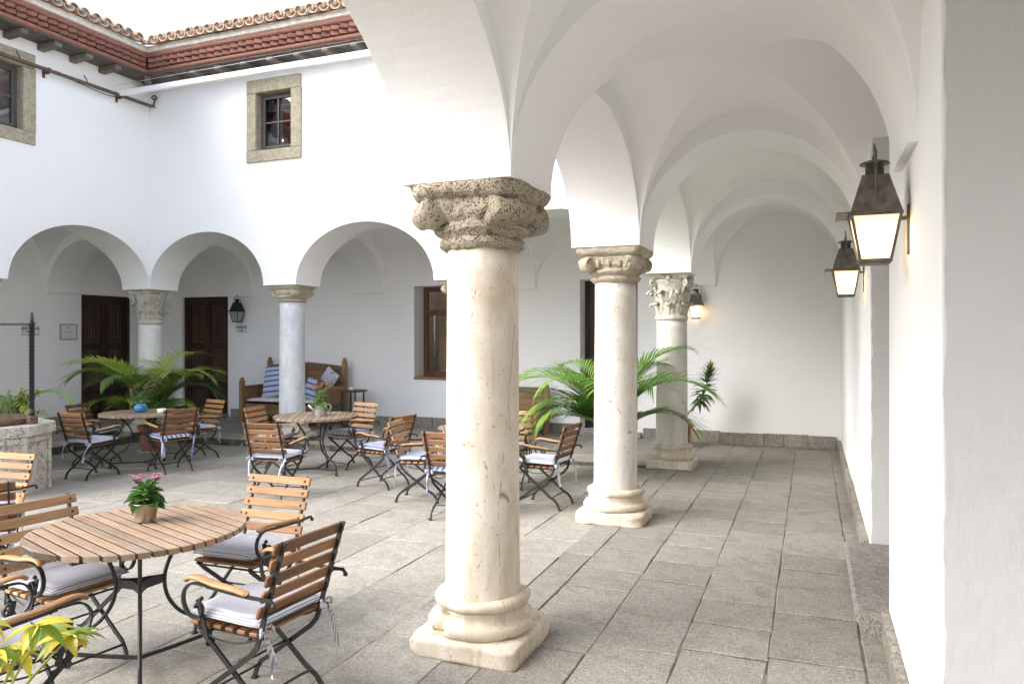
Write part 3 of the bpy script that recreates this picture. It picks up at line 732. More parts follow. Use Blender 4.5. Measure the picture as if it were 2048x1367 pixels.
def capital_block(z0, z1, rb, hw, seed, rough, mat):
    """worn ionic block: round necking and echinus below, square volute zone and abacus above"""
    n = 128; H = z1-z0; mb = MB()
    prof = [(0, rb*.98, 0), (.03, rb*1.05, 0), (.08, rb*1.13, 0), (.15, rb*1.14, 0), (.19, rb*1.05, 0), (.22, rb*1.09, 0), (.30, rb*1.26, .05), (.36, rb*1.27, .1), (.41, rb*1.16, .1),
            (.46, hw*.80, .45), (.52, hw*.86, .8), (.62, hw*.88, .9), (.72, hw*.89, .95), (.76, hw*.87, .95), (.78, hw*.93, 1), (.84, hw*1.0, 1), (.92, hw*1.03, 1), (1.0, hw*1.03, 1)]
    fine = []
    for (t0, r0, q0), (t1, r1, q1) in zip(prof, prof[1:]): fine += [(t0+(t1-t0)*k/3, r0+(r1-r0)*k/3, q0+(q1-q0)*k/3) for k in range(3)]
    prof = fine+[prof[-1]]; vs_ = []
    for t, r, q in prof:
        for k in range(n):
            a = 2*PI*k/n+PI/4; c, s_ = math.cos(a), math.sin(a)
            sq = 1/max(abs(c), abs(s_)); f = 1*(1-q)+q*min(sq, 1.26 if rough > .016 else 1.34)
            p = Vector((r*f*c, r*f*s_, z0+t*H)); d = nz((p.x+seed, p.y, p.z), 6, rough*.55)+nz((p.x, p.y+seed, p.z), 17, rough*.42)+nz((p.x, p.y, p.z+seed), 44, rough*.26)
            if t >= .98: d.z = 0
            vs_.append(p+d)
    m = len(prof)
    fs = [(i*n+k, i*n+(k+1) % n, (i+1)*n+(k+1) % n, (i+1)*n+k) for i in range(m-1) for k in range(n)] + [tuple(range(n-1, -1, -1)), tuple(range((m-1)*n, m*n))]
    mb.add(vs_, fs, True); return mb.mesh('capital', mat)
def ionic(parent, z0, z1, rb, hw, seed, rough, mat):
    worn = rough > .016
    cap = link('capital', capital_block(z0, z1, rb, hw, seed, rough, mat), parent); H = z1-z0
    for i in range(4):
        a = PI/4+i*PI/2; d = Vector((math.cos(a), math.sin(a), 0)); t = Vector((-d.y, d.x, 0)); c = d*hw*1.0+Vector((0, 0, z0+H*.55))
        mb = MB(); vr = H*.235; vs_ = []; n = 18
        for e, wv in enumerate((-.075, -.055, .055, .075)):
            for k in range(n):
                an = 2*PI*k/n; rr = vr*(.82 if e in (0, 3) else 1)
                p = c+t*wv*(hw/.29)+(d*math.cos(an)+Vector((0, 0, 1))*math.sin(an))*rr; vs_.append(p+nz((p.x+seed, p.y, p.z), 9, rough*1.2))
        fs = [(e*n+k, e*n+(k+1) % n, (e+1)*n+(k+1) % n, (e+1)*n+k) for e in range(3) for k in range(n)] + [tuple(range(n-1, -1, -1)), tuple(range(3*n, 4*n))]
        mb.add(vs_, fs, True)
        for sg in ((-1, 1) if not worn else ()):             # raised spiral on each side of the scroll
            pth = []
            for k in range(26):
                an = k/25*PI*3.2; rr = vr*(.78-.6*k/25); p = c+t*sg*.078*(hw/.29)+(d*math.cos(an)+Vector((0, 0, 1))*math.sin(an))*rr; pth.append(p)
            mb.tube(pth, H*.022, 5)
        mb.build('volute', mat, cap)
    for i in (range(4) if not worn else ()):                 # carved dart and egg between the scrolls
        a = i*PI/2; d = Vector((math.cos(a), math.sin(a), 0)); t = Vector((-d.y, d.x, 0)); mb = MB()
        for k in (-1, 0, 1):
            c = d*(hw*.83)+t*k*hw*.34+Vector((0, 0, z0+H*.58))
            M = Matrix.Translation(c) @ Matrix.Diagonal((1, 1, 1.35, 1))
            mb.lathe([(0, -H*.11), (H*.05, -H*.08), (H*.075, 0), (H*.055, H*.07), (0, H*.1)], 10, (0, 0, 0), lambda p, r: nz(p+c*9, 14, rough), True, M)
        mb.build('carved_ornament', mat, cap)
    return cap
def acanthus(base_r, top_r, h, curl, wd, n=9):
    """one leaf in local coordinates: grows along z, curls outward along +x"""
    vs_ = []; rows = 10
    for i in range(rows+1):
        t = i/rows
        if t < .78: x = base_r+(top_r-base_r)*t/.78; z = h*t/.78
        else:
            a = (t-.78)/.22*PI*.95; x = top_r+curl*(1-math.cos(a)); z = h+curl*.8*math.sin(a)-curl*.5*(1-math.cos(a))*.7
        ww = wd*(.55+.55*math.sin(PI*min(1, t*1.05)))*(1 if t < .8 else 1-.6*(t-.8)/.2)
        for j in range(n):
            s_ = (j/(n-1)-.5)*2; lob = 1+.10*math.cos(t*30)*(abs(s_) > .9)
            vs_.append((x-.018*s_*s_+.010*math.cos(s_*9)*(1-abs(s_)*.4), ww/2*s_*lob, z))
    f = [(i*n+j, i*n+j+1, (i+1)*n+j+1, (i+1)*n+j) for i in range(rows) for j in range(n-1)]
    return vs_, f
def corinthian(parent, z0, z1, rb, hw, mat):
    H = z1-z0
    prof = [(rb*1.02, 0), (rb*1.06, .015), (rb*1.08, .04), (rb*1.02, .06), (rb*.98, .07), (rb*1.0, H*.35), (rb*1.08, H*.6), (rb*1.28, H*.82), (rb*1.4, H*.88)]
    cap = MB().lathe([(r, z+z0) for r, z in prof], 32, (0, 0, 0), lambda p, r: nz(p, 8, .004)).build('capital', mat, parent)
    for tier, (n, zb, hh, cu, wd, off) in enumerate(((8, .06, H*.24, .036, .14, 0), (8, H*.30, H*.30, .046, .165, PI/8))):
        v, f = acanthus(rb*.98, rb*(1.10 if tier == 0 else 1.22), hh, cu, wd)
        for i in range(n):
            a = 2*PI*i/n+off
            mb = MB(); mb.add([Vector((p[0], p[1], p[2]))+nz((p[0]+i, p[1], p[2]), 15, .004) for p in v], f, True)
            o = mb.build('acanthus_leaf', mat, cap, (0, 0, z0+zb), (0, 0, a)); so = o.modifiers.new('thick', 'SOLIDIFY'); so.thickness = .014
    for i in range(4):
        a = PI/4+i*PI/2; d = Vector((math.cos(a), math.sin(a), 0)); mb = MB()
        c = d*hw*1.16+Vector((0, 0, z0+H*.80))
        pth = [d*rb*1.12+Vector((0, 0, z0+H*.52)), d*rb*1.35+Vector((0, 0, z0+H*.72))]
        for k in range(22):
            an = PI*.75-k/21*PI*3.0; rr = .046*(1-.75*k/21); pth.append(c+(d*math.cos(an)+Vector((0, 0, 1))*math.sin(an))*rr)
        mb.tube(pth, [.02]*2+[.019-.008*k/21 for k in range(22)], 7); mb.build('volute', mat, cap)
    ab = []
    for i in range(4):
        a0 = PI/4+i*PI/2; p0 = Vector((math.cos(a0), math.sin(a0)))*hw*1.36; a1 = a0+PI/2; p1 = Vector((math.cos(a1), math.sin(a1)))*hw*1.36
        for k in range(10):
            t = k/10; p = p0.lerp(p1, t); ab.append(tuple(p*(1-.13*math.sin(PI*t))))
    MB().prism(ab, z1-H*.10, z1-H*.055).prism([(x*1.03, y*1.03) for x, y in ab], z1-H*.055, z1).build('abacus', mat, cap)
    for i in range(4):
        a = i*PI/2; MB().lathe([(0, -.04), (.03, -.025), (.036, 0), (.02, .03), (0, .04)], 8, (math.cos(a)*hw*1.0, math.sin(a)*hw*1.0, z1-H*.1)).build('fleuron', mat, cap)
    return cap
def column(x, y, z0, kind, smat, cmat, bmat, label, capz, seed, r=.208, hw=.27, rough=.012):
    t = thing('column', label, 'column', (x, y, z0), 0, 'stone columns of the courtyard arcade')
    S = ZS-z0
    pl = link('plinth', plinth_mesh(.315, .115, seed, bmat), t)
    j = lambda p, rr: nz((p.x+seed, p.y, p.z), 7, .007)+nz((p.x, p.y+seed, p.z), 22, .004)
    bs = [(.24, .105), (.288, .112), (.302, .128), (.304, .15), (.294, .172), (.272, .183), (.262, .188), (.256, .205), (.252, .225), (.258, .238), (.252, .242), (.262, .246), (.272, .262), (.270, .285), (.252, .300), (.225, .304), (.2, .302)]
    n = 64
    def jb(p, rr):
        d = j(p, rr); ch = mnoise.noise(Vector((math.atan2(p.y, p.x)*1.7+seed, p.z*6, seed)))
        if ch > .22: q = Vector((p.x, p.y, 0)).normalized(); d -= q*(ch-.22)*.16
        return d
    MB().lathe(bs, n, (0, 0, 0), jb).build('base', bmat, t)
    cz = capz-z0
    MB().lathe([(r*1.03, .290), (r*1.03, .31), (r*1.0, .36)]+[(r*(1-.05*((k/14)**1.4)), .36+(cz-.36)*k/14) for k in range(1, 15)], 56, (0, 0, 0), lambda p, rr: nz((p.x+seed, p.y, p.z*.3), 3, .0035)).build('shaft', smat, t)
    if kind == 'ionic': ionic(t, cz-.008, S-.004, r, hw, seed, rough, cmat)
    else: corinthian(t, cz-.008, S-.002, r*.97, hw*.86, cmat)
    return t
column(XA+.02, COLY[0], 0, 'ionic', mar_cream, cap_tan, base_st, 'cream column before the first arch overhead, only its capital tip in view', 2.24, 1.3)
column(XA+.02, COLY[1], 0, 'ionic', mar_cream, cap_tan, base_st, 'large cream marble column with brown pitted capital and chipped base', 2.215, 4.1, .210, .315, .026)
column(XA+.02, COLY[2], 0, 'ionic', mar_warm, cap_pale, base_st, 'pale column with scrolled capital standing in front of the palm', 2.24, 8.7, .205, .30, .013)
column(XA+.02, COLY[3], 0, 'corinthian', mar_grey, cap_white, base_st, 'grey veined corner column with white leafy capital near the wall lantern', 1.95, 12.9, .208, .30)
column(COLX[0], 10.11, .042, 'ionic', mar_blue, cap_pale, base_st, 'bluish column mostly hidden behind the large cream column', 2.29, 17.2)
column(COLX[1], 10.11, .042, 'ionic', mar_blue, cap_pale, base_st, 'bluish white column standing before the old wooden settle', 2.29, 21.4)
column(COLX[2], 10.11, .042, 'corinthian', mar_white, cap_white, base_st, 'white marble corner column with leafy capital between the two spindle doors', 1.95, 25.8, .205, .30)
column(COLX[2], COLY[2], .042, 'ionic', mar_blue, cap_pale, base_st, 'column of the left arcade beyond the well, seen by its capital edge', 2.29, 29.6)

# ------------------------------------------------------------------ granite step in the right niche
st = thing('niche_step', 'grey granite step with rounded nosing below the deep wall niche', 'step', (.33, 5.6, 0))
m = MB(); pr = [(0, 0), (.0, .075), (-.012, .082), (-.028, .095), (-.034, .112), (-.028, .128), (-.012, .137), (.30, .14), (.72, .14), (.72, 0)]
n = len(pr); ys_ = (-.86, .78)
m.add([(-.06+x, y, z) for y in ys_ for x, z in pr], [tuple(range(n)), tuple(range(2*n-1, n-1, -1))] + [((i+1) % n, i, n+i, n+(i+1) % n) for i in range(n)])
m.build('tread', m_granite('step_granite', (.33, .31, .28), (.38, .36, .33), (.06, .055, .05), .8, rnd=False, bump=.5), st)

# ------------------------------------------------------------------ lanterns
def lantern(label, x, y, zb, facing, lit, metal):
    """zb: underside height; facing: rotation so that local -y points out of the wall; wall plane at local y = .145"""
    t = thing('wall_lantern', label, 'lantern', (x, y, zb), facing, 'wall lanterns of the arcades')
    b0, b1, H0 = .062, .102, .212
    fr = MB()
    for sx in (-1, 1):
        for sy in (-1, 1): fr.tube([(sx*b0, sy*b0, 0), (sx*b1, sy*b1, H0)], .0085, 4, smooth=False)
    for b, z in ((b0, .004), (b1, H0)):
        for s_ in (-1, 1):
            fr.box(-b-.008, b+.008, s_*b-.008, s_*b+.008, z-.007, z+.007); fr.box(s_*b-.008, s_*b+.008, -b+.008, b-.008, z-.007, z+.007)
    fr.box(-b0, b0, -b0, b0, -.012, -.003)
    fr.build('frame', metal, t)
    for i in range(4):
        c, s_ = math.cos(i*PI/2), math.sin(i*PI/2); rot = lambda p: (p[0]*c-p[1]*s_, p[0]*s_+p[1]*c, p[2])
        q = [(-b0+.006, -b0+.002, .008), (b0-.006, -b0+.002, .008), (b1-.006, -b1+.002, H0-.004), (-b1+.006, -b1+.002, H0-.004)]
        k_ = [(p[0], p[1]+.004, p[2]) for p in q]
        MB().add([rot(p) for p in q+k_], [(0, 1, 2, 3), (7, 6, 5, 4), (0, 4, 5, 1), (1, 5, 6, 2), (2, 6, 7, 3), (3, 7, 4, 0)]).build('pane', pane_lit if lit else pane_off, t)
    rf = MB(); e = .108; tp = .056
    rf.add([(-e, -e, H0+.008), (e, -e, H0+.008), (e, e, H0+.008), (-e, e, H0+.008), (-tp, -tp, H0+.185), (tp, -tp, H0+.185), (tp, tp, H0+.185), (-tp, tp, H0+.185)], [(0, 3, 2, 1), (4, 5, 6, 7), (0, 1, 5, 4), (1, 2, 6, 5), (2, 3, 7, 6), (3, 0, 4, 7)])
    ro = rf.build('roof', metal, t)
    MB().lathe([(.040, 0), (.040, .06), (.066, .058), (.062, .066), (.03, .076), (0, .079)], 20, (0, 0, H0+.183)).build('chimney', metal, ro)
    br = MB(); br.box(-.118, .118, -.165, -.100, H0+.004, H0+.010).box(-.118, .118, -.166, -.163, H0-.006, H0+.004).box(-.135, -.104, -.03, .03, H0+.003, H0+.009).box(.104, .135, -.03, .03, H0+.003, H0+.009)
    br.build('brim', metal, t)
    bl = MB(); zt = H0+.292
    bl.tube([(-.085, 0, H0+.02), (-.082, 0, zt), (.082, 0, zt), (.085, 0, H0+.02)], .0055, 6)
    bl.tube([(.0+.02*math.cos(a), 0, zt+.024+.02*math.sin(a)) for a in [2*PI*k/12 for k in range(12)]], .0045, 5, True)
    bl.build('bail', metal, t)
    wb = MB(); wb.box(-.02, .02, .105, .145, .19, .205).box(-.012, .012, .135, .145, .03, .26)
    wb.build('wall_bracket', metal, t)
    return t
lantern('lit lantern on the near white pier beside the bare grey jamb', XW-.145, 3.87, 2.075, PI/2*-1, True, lant_metal)
lantern('lit lantern on the long white wall past the niche step', XW-.145, 7.0, 2.075, PI/2*-1, True, lant_metal)
lantern('lit lantern on the gallery end wall beside the leafy corner capital', -1.72, YB-.145, 2.02, 0, True, lant_metal)
lantern('unlit black lantern above the sign reading COMEDOR BAR', -11.03, YB-.145, 2.03, 0, False, lant_dark)
# ------------------------------------------------------------------ signs
navy = m_simple('navy_print', (.02, .03, .12), .6); sign_w = m_simple('enamel_white', (.74, .74, .72), .35)
def text_mesh(body, size, mat, al='CENTER'):
    cu = bpy.data.curves.new('lettering', 'FONT'); cu.body = body; cu.size = size; cu.align_x = al; cu.align_y = 'CENTER'; cu.extrude = .0008; cu.offset = size*.022; cu.resolution_u = 2
    o = bpy.data.objects.new('lettering', cu); C.objects.link(o); bpy.context.view_layer.update()
    me = bpy.data.meshes.new_from_object(o.evaluated_get(bpy.context.evaluated_depsgraph_get())); me.name = 'lettering'
    bpy.data.objects.remove(o); bpy.data.curves.remove(cu); me.materials.clear(); me.materials.append(mat); return me
def sign(label, loc, rz, wd, ht, lines, size, arrow=False):
    t = thing('enamel_sign', label, 'sign', loc, rz)
    MB().cbox(0, -.006, 0, wd, .010, ht, .002).build('plate', sign_w, t)
    b = MB(); e = .006
    for s_ in (-1, 1): b.box(-wd/2+.008, wd/2-.008, -.0125, -.0115, s_*(ht/2-.010)-e/2, s_*(ht/2-.010)+e/2); b.box(s_*(wd/2-.011)-e/2, s_*(wd/2-.011)+e/2, -.0125, -.0115, -ht/2+.0135, ht/2-.0135)
    b.build('border', navy, t)
    for i, ln in enumerate(lines): link('lettering', text_mesh(ln, size, navy), t, (0, -.0125, (len(lines)-1)*size*.52-i*size*1.04+(.012 if arrow else 0)), (PI/2, 0, 0))
    if arrow: MB().box(-.02, .075, -.0125, -.0115, -ht/2+.025, -ht/2+.031).add([(.075, -.012, -ht/2+.016), (.10, -.012, -ht/2+.028), (.075, -.012, -ht/2+.040)], [(0, 1, 2)]).build('arrow', navy, t)
sign('small white sign reading COMEDOR BAR', (-11.03, YB-.004, 1.88), 0, .26, .155, ['COMEDOR', 'BAR'], .058)
sign('white sign reading HABITACIONES GARAJE behind the twisted iron post', (XL+.004, 9.50, 1.83), PI/2, .34, .175, ['HABITACIONES', 'GARAJE'], .05, True)
pq = thing('framed_notice', 'framed white notice with silver rim beside the left spindle door', 'sign', (XL+.004, 10.26, 1.815), PI/2)
m = MB(); pw, ph = .36, .30
for s_ in (-1, 1): m.box(-pw/2, pw/2, -.018, 0, s_*(ph/2-.010)-.010, s_*(ph/2-.010)+.010); m.box(s_*(pw/2-.010)-.010, s_*(pw/2-.010)+.010, -.018, 0, -ph/2+.02, ph/2-.02)
m.build('frame', m_simple('silver_frame', (.45, .45, .44), .35, .8), pq)
MB().box(-pw/2+.02, pw/2-.02, -.008, -.002, -ph/2+.02, ph/2-.02).build('paper', sign_w, pq)
grey_ink = m_simple('grey_print', (.22, .22, .24), .7)
m = MB()
for z_, ws in ((.085, (.03, .05)), (.075, (.06,)), (.0, (.05, .035, .06)), (-.075, (.02,)), (-.088, (.035,))):
    tot = sum(ws)+.012*(len(ws)-1); x_ = -tot/2
    for q in ws: m.box(x_, x_+q, -.0095, -.0085, z_-.004, z_+.004); x_ += q+.012
m.build('print', grey_ink, pq)
# ------------------------------------------------------------------ awning gear
aw = thing('awning_rail', 'long white metal awning rail spanning under the back eaves', 'rail', (-10.6, 9.1, 5.73))
MB().cbox(4.3, 0, 0, 8.6, .06, .085, .006).build('rail', white_metal, aw)
dots = MB()
for k in range(7): dots.lathe([(.006, 0), (.006, .004)], 6, (0, 0, 0), None, True, Matrix.Translation((.35+.11*k, -.03, .012*math.sin(k*2))) @ Matrix.Rotation(PI/2, 4, 'X'))
dots.build('screw', m_simple('dull_screw', (.2, .2, .2), .5, .5), aw)
for z_, y_ in ((.12, -.12), (.055, .05)): MB().tube([(.05, y_, z_-.03), (4, y_, z_), (8.6, y_, z_)], .004, 5).build('wire', m_simple('pale_wire', (.5, .5, .48), .5), aw)
ib = thing('iron_bar', 'rusty square iron bar on brackets across the upper left wall', 'bar', (COLX[2]+HW, 8.4, 5.70))
MB().cbox(.11, -.1, 0, .045, 2.9, .045, .004).build('bar', rust, ib)
for yy in (-.55, .72):
    m = MB(); m.box(0, .13, yy-.012, yy+.012, -.05, -.025).box(.0, .012, yy-.02, yy+.02, -.10, .07).box(.08, .14, yy-.022, yy+.022, -.03, .032); m.build('bracket', rust, ib)
for yy, a in ((-.98, .5), (.1, .6)): MB().tube([(.11, yy, .02), (.12, yy-.03, .07), (.11, yy-.06, .11), (.13, yy-.07, .115)], .009, 6).build('cleat', rust, ib)
MB().tube(cr([(.09, -.1, -.02), (.09, .2, -.045), (.09, .5, -.06), (.09, .7, -.03)], 6), .006, 5).build('cable', iron, ib)
bird = thing('iron_hook', 'small dark iron hook fixed in the wall corner under the eaves', 'hook', (-10.56, 9.80, 5.82))
MB().tube(cr([(0, .0, -.14), (-.02, -.03, -.1), (.02, -.05, -.02), (-.03, -.06, .03), (.02, -.05, .06), (.06, -.04, .02), (0, -.05, -.01)], 5), .012, 6).build('hook', iron, bird)
# ------------------------------------------------------------------ chairs
ging, plain_c, stripe_c, stripe_z, ikat, cream_c = [m_cloth(n_, k_) for n_, k_ in (('gingham_cloth', 'gingham'), ('plain_grey_cloth', 'plain'), ('blue_striped_cloth', 'stripe'), ('blue_banded_cloth', 'stripe_z'), ('blue_diamond_cloth', 'ikat'), ('cream_cloth', 'cream'))]
def cushion_mesh(sx, sy, h, mat, seed=0):
    n = 22
    def f(u, v, top):
        x, y = (u-.5)*2, (v-.5)*2
        ex, ey = max(0, 1-abs(x)**7), max(0, 1-abs(y)**7); e = (ex*ey)**.42
        px, py = x*sx/2*(1-.03*abs(y)**6), y*sy/2*(1-.03*abs(x)**6)
        if not top: e *= .5
        wr = .004*mnoise.noise(Vector((px*9+seed, py*9, top)))*(e > 0)
        dim = 0
        return (px, py, h*.35+(h*.65*e if top else -h*.7*e)+wr+dim)
    mb = MB(); mb.grid(lambda u, v: f(u, v, 1), n, n); mb.grid(lambda u, v: f(1-u, v, 0), n, n)
    for i in range(48):
        pass
    pip = [Vector(f(*uv, 1)) for uv in [(k/12, 0) for k in range(12)]+[(1, k/12) for k in range(12)]+[(1-k/12, 1) for k in range(12)]+[(0, 1-k/12) for k in range(12)]]
    mb.tube(pip, .0045, 5, True)
    return mb.mesh('cushion', mat)
def ribbon(pts, wd, mat, side=(1, 0, 0)):
    mb = MB(); P = cr(pts, 5); S = Vector(side); m = len(P); vs_ = []
    for i, p in enumerate(P):
        a = S.copy(); a.rotate(Matrix.Rotation(.9*math.sin(i*.5), 3, 'Z')); vs_ += [p-a*wd/2, p+a*wd/2]
    mb.add(vs_, [(2*i, 2*i+1, 2*i+3, 2*i+2) for i in range(m-1)], True); return mb
SL_BACK = MB().cbox(0, 0, 0, .475, .018, .052, .004).mesh('back_slat', teak)
SLM = {}
def slat_mesh(kind, mat):
    k = (kind, mat.name)
    if k not in SLM:
        SLM[k] = (MB().cbox(0, 0, 0, .475, .018, .052, .004) if kind == 'back' else MB().cbox(0, 0, 0, .425, .048, .016, .003)).mesh(kind+'_slat', mat)
    return SLM[k]
BOLT = MB().lathe([(.0075, 0), (.0075, .003), (.004, .006), (0, .0065)], 8).mesh('bolt', iron)
_cm = {}
def mesh_once(key, fn):
    if key not in _cm: _cm[key] = fn()
    return _cm[key]
def chair(label, x, y, face, wood, cloth, seed, arm=None):
    """face: direction (dx, dy) the sitter looks"""
    rz = math.atan2(face[1], face[0])-PI/2
    t = thing('garden_chair', label, 'chair', (x, y, court_z(x, y)), rz, 'slatted garden chairs around the tables')
    P0, P1 = Vector((0, -.205, .455)), Vector((0, -.330, .845)); dr = (P1-P0).normalized(); lean = math.atan2(-(P1-P0).y, (P1-P0).z)
    for i in range(5):
        c = P1-dr*(.028+.0755*i)+Vector((0, .012, .004)); s_ = link('back_slat', slat_mesh('back', wood), t, c, (lean, 0, 0))
        for sx in (-.2, .2): link('bolt', BOLT, s_, (sx, .009, 0), (-PI/2, 0, 0))
    for i in range(6): link('seat_slat', slat_mesh('seat', wood), t, (0, -.165+.071*i, .427), None)
    for sx in (-1, 1):
        link('stile', mesh_once(('stile', sx), lambda: MB().bar([(sx*.2, p[0], p[1]) for p in [(-.332, .85), (-.205, .455), (-.192, .41), (-.175, .365), (-.14, .325), (.13, .125), (.175, .095), (.205, .055), (.222, .008)]], .023, .011).lathe([(.022, 0), (.022, .004), (.014, .010)], 10, (sx*.2, .223, 0)).mesh('stile', iron)), t)
        link('leg', mesh_once(('leg', sx), lambda: MB().bar([(sx*.178, p[0], p[1]) for p in [(.20, .405), (.165, .37), (-.13, .135), (-.19, .10), (-.225, .06), (-.245, .008)]], .023, .011).lathe([(.022, 0), (.022, .004), (.014, .010)], 10, (sx*.178, -.246, 0)).mesh('leg', iron)), t)
        def scroll(sx=sx):
            m = MB(); X = sx*.245
            m.bar([(X, -.315, .588), (X, -.30, .607), (X, -.255, .605), (X, -.15, .605), (X, .08, .618)], .016, .008)
            pth = cr([(X, .08, .622), (X, .17, .618), (X, .215, .578), (X, .218, .525), (X, .185, .478), (X, .135, .468), (X, .105, .492), (X, .108, .525), (X, .132, .532), (X, .145, .512)], 5)
            S = Vector((1, 0, 0)); mm = MB()
            m.bar(pth, .009, .02)
            m.bar([(X-sx*.012, .085, .375), (X-sx*.012, .105, .44), (X-sx*.012, .135, .52), (X-sx*.012, .140, .548)], .024, .010)
            m.lathe([(0, -.011), (.010, -.006), (.011, .004), (0, .012)], 8, (X-sx*.012, .122, .553))
            m.tube([(X, -.255, .605), (sx*.2, -.25, .60)], .007, 6); m.tube([(X-sx*.012, .09, .40), (sx*.19, .09, .405)], .006, 5)
            m.lathe([(0, -.012), (.011, -.006), (.011, .006), (0, .012)], 8, (X, -.315, .585))
            return m.mesh('arm_scroll', iron)
        sco = link('arm_scroll', mesh_once(('scroll', sx), scroll), t)
        def rest(sx=sx):
            m = MB(); X = sx*.245; pth = cr([(X, -.17, .614), (X, -.10, .626), (X, .02, .634), (X, .11, .648), (X, .17, .648), (X, .205, .628)], 5)
            k = len(pth); vs_ = []; n = 8
            for i, p in enumerate(pth):
                q = i/(k-1); wd = .019+.007*math.sin(PI*q); th = .011
                if i in (0, k-1): wd *= .5; th *= .5
                tv = (pth[min(i+1, k-1)]-pth[max(i-1, 0)]).normalized(); nn = tv.cross(Vector((1, 0, 0))).normalized()
                for a in range(n): vs_.append(p+Vector((1, 0, 0))*wd*math.cos(2*PI*a/n)+nn*th*math.sin(2*PI*a/n))
            m.add(vs_, [(i*n+a, i*n+(a+1) % n, (i+1)*n+(a+1) % n, (i+1)*n+a) for i in range(k-1) for a in range(n)]+[tuple(range(n)), tuple(range((k-1)*n, k*n))], True)
            return m.mesh('armrest', arm or teak_arm)
        link('armrest', mesh_once(('rest', sx), rest), t)
        link('seat_rail', mesh_once(('rail', sx), lambda: MB().bar([(sx*.188, -.205, .412), (sx*.188, .215, .412)], .018, .008).tube(cr([(sx*.188, .20, .40), (sx*.186, .10, .365), (sx*.186, -.02, .358), (sx*.186, -.12, .38), (sx*.188, -.17, .405)], 4), .0045, 5).mesh('seat_rail', iron)), t)
    for key, nm, fn in (('r1', 'back_rod', lambda: MB().tube([(-.2, -.225, .515), (.2, -.225, .515)], .0045, 6)), ('r2', 'back_rod', lambda: MB().tube([(-.2, -.205, .455), (.2, -.205, .455)], .0045, 6)),
                        ('r3', 'stretcher', lambda: MB().tube([(-.2, .19, .075), (.2, .19, .075)], .0065, 6)), ('r4', 'stretcher', lambda: MB().tube(cr([(-.178, -.19, .10), (-.16, -.17, .125), (0, -.165, .13), (.16, -.17, .125), (.178, -.19, .10)], 4), .0065, 6)),
                        ('r5', 'pivot_rod', lambda: MB().tube([(-.19, .0, .235), (.19, .0, .235)], .006, 6)), ('r6', 'seat_rod', lambda: MB().tube([(-.188, .2, .402), (.188, .2, .402)], .006, 6))):
        link(nm, mesh_once(key, lambda: fn().mesh(nm, iron)), t)
    cu = link('cushion', mesh_once(('cu', cloth.name, seed % 2), lambda: cushion_mesh(.435, .43, .05, cloth, seed)), t, (0, .012, .452), (R(1.0), 0, 0))
    rnd = random.Random(seed)
    for sx in (-1, 1):
        b = (sx*.20, -.215, .005)
        ty = MB()
        for k in range(2):
            l = rnd.uniform(.15, .26); dx, dy = rnd.uniform(-.03, .03), rnd.uniform(-.05, -.01)
            r_ = ribbon([b, (b[0]+dx*.3+sx*.012, b[1]-.028, -.015), (b[0]+dx, b[1]-.03+dy, -.02-l*.5), (b[0]+dx*1.4, b[1]-.028+dy*1.2, -.02-l)], .021, cloth, (.9, .4*(1 if k else -1), 0)); ty.add(r_.v, r_.f, True)
        for k in (-1, 1): ty.tube(cr([b, (b[0]+k*.03, b[1]-.03, .018), (b[0]+k*.038, b[1]-.032, -.010), b], 4), .007, 5)
        ty.build('tie', cloth, cu)
    return t
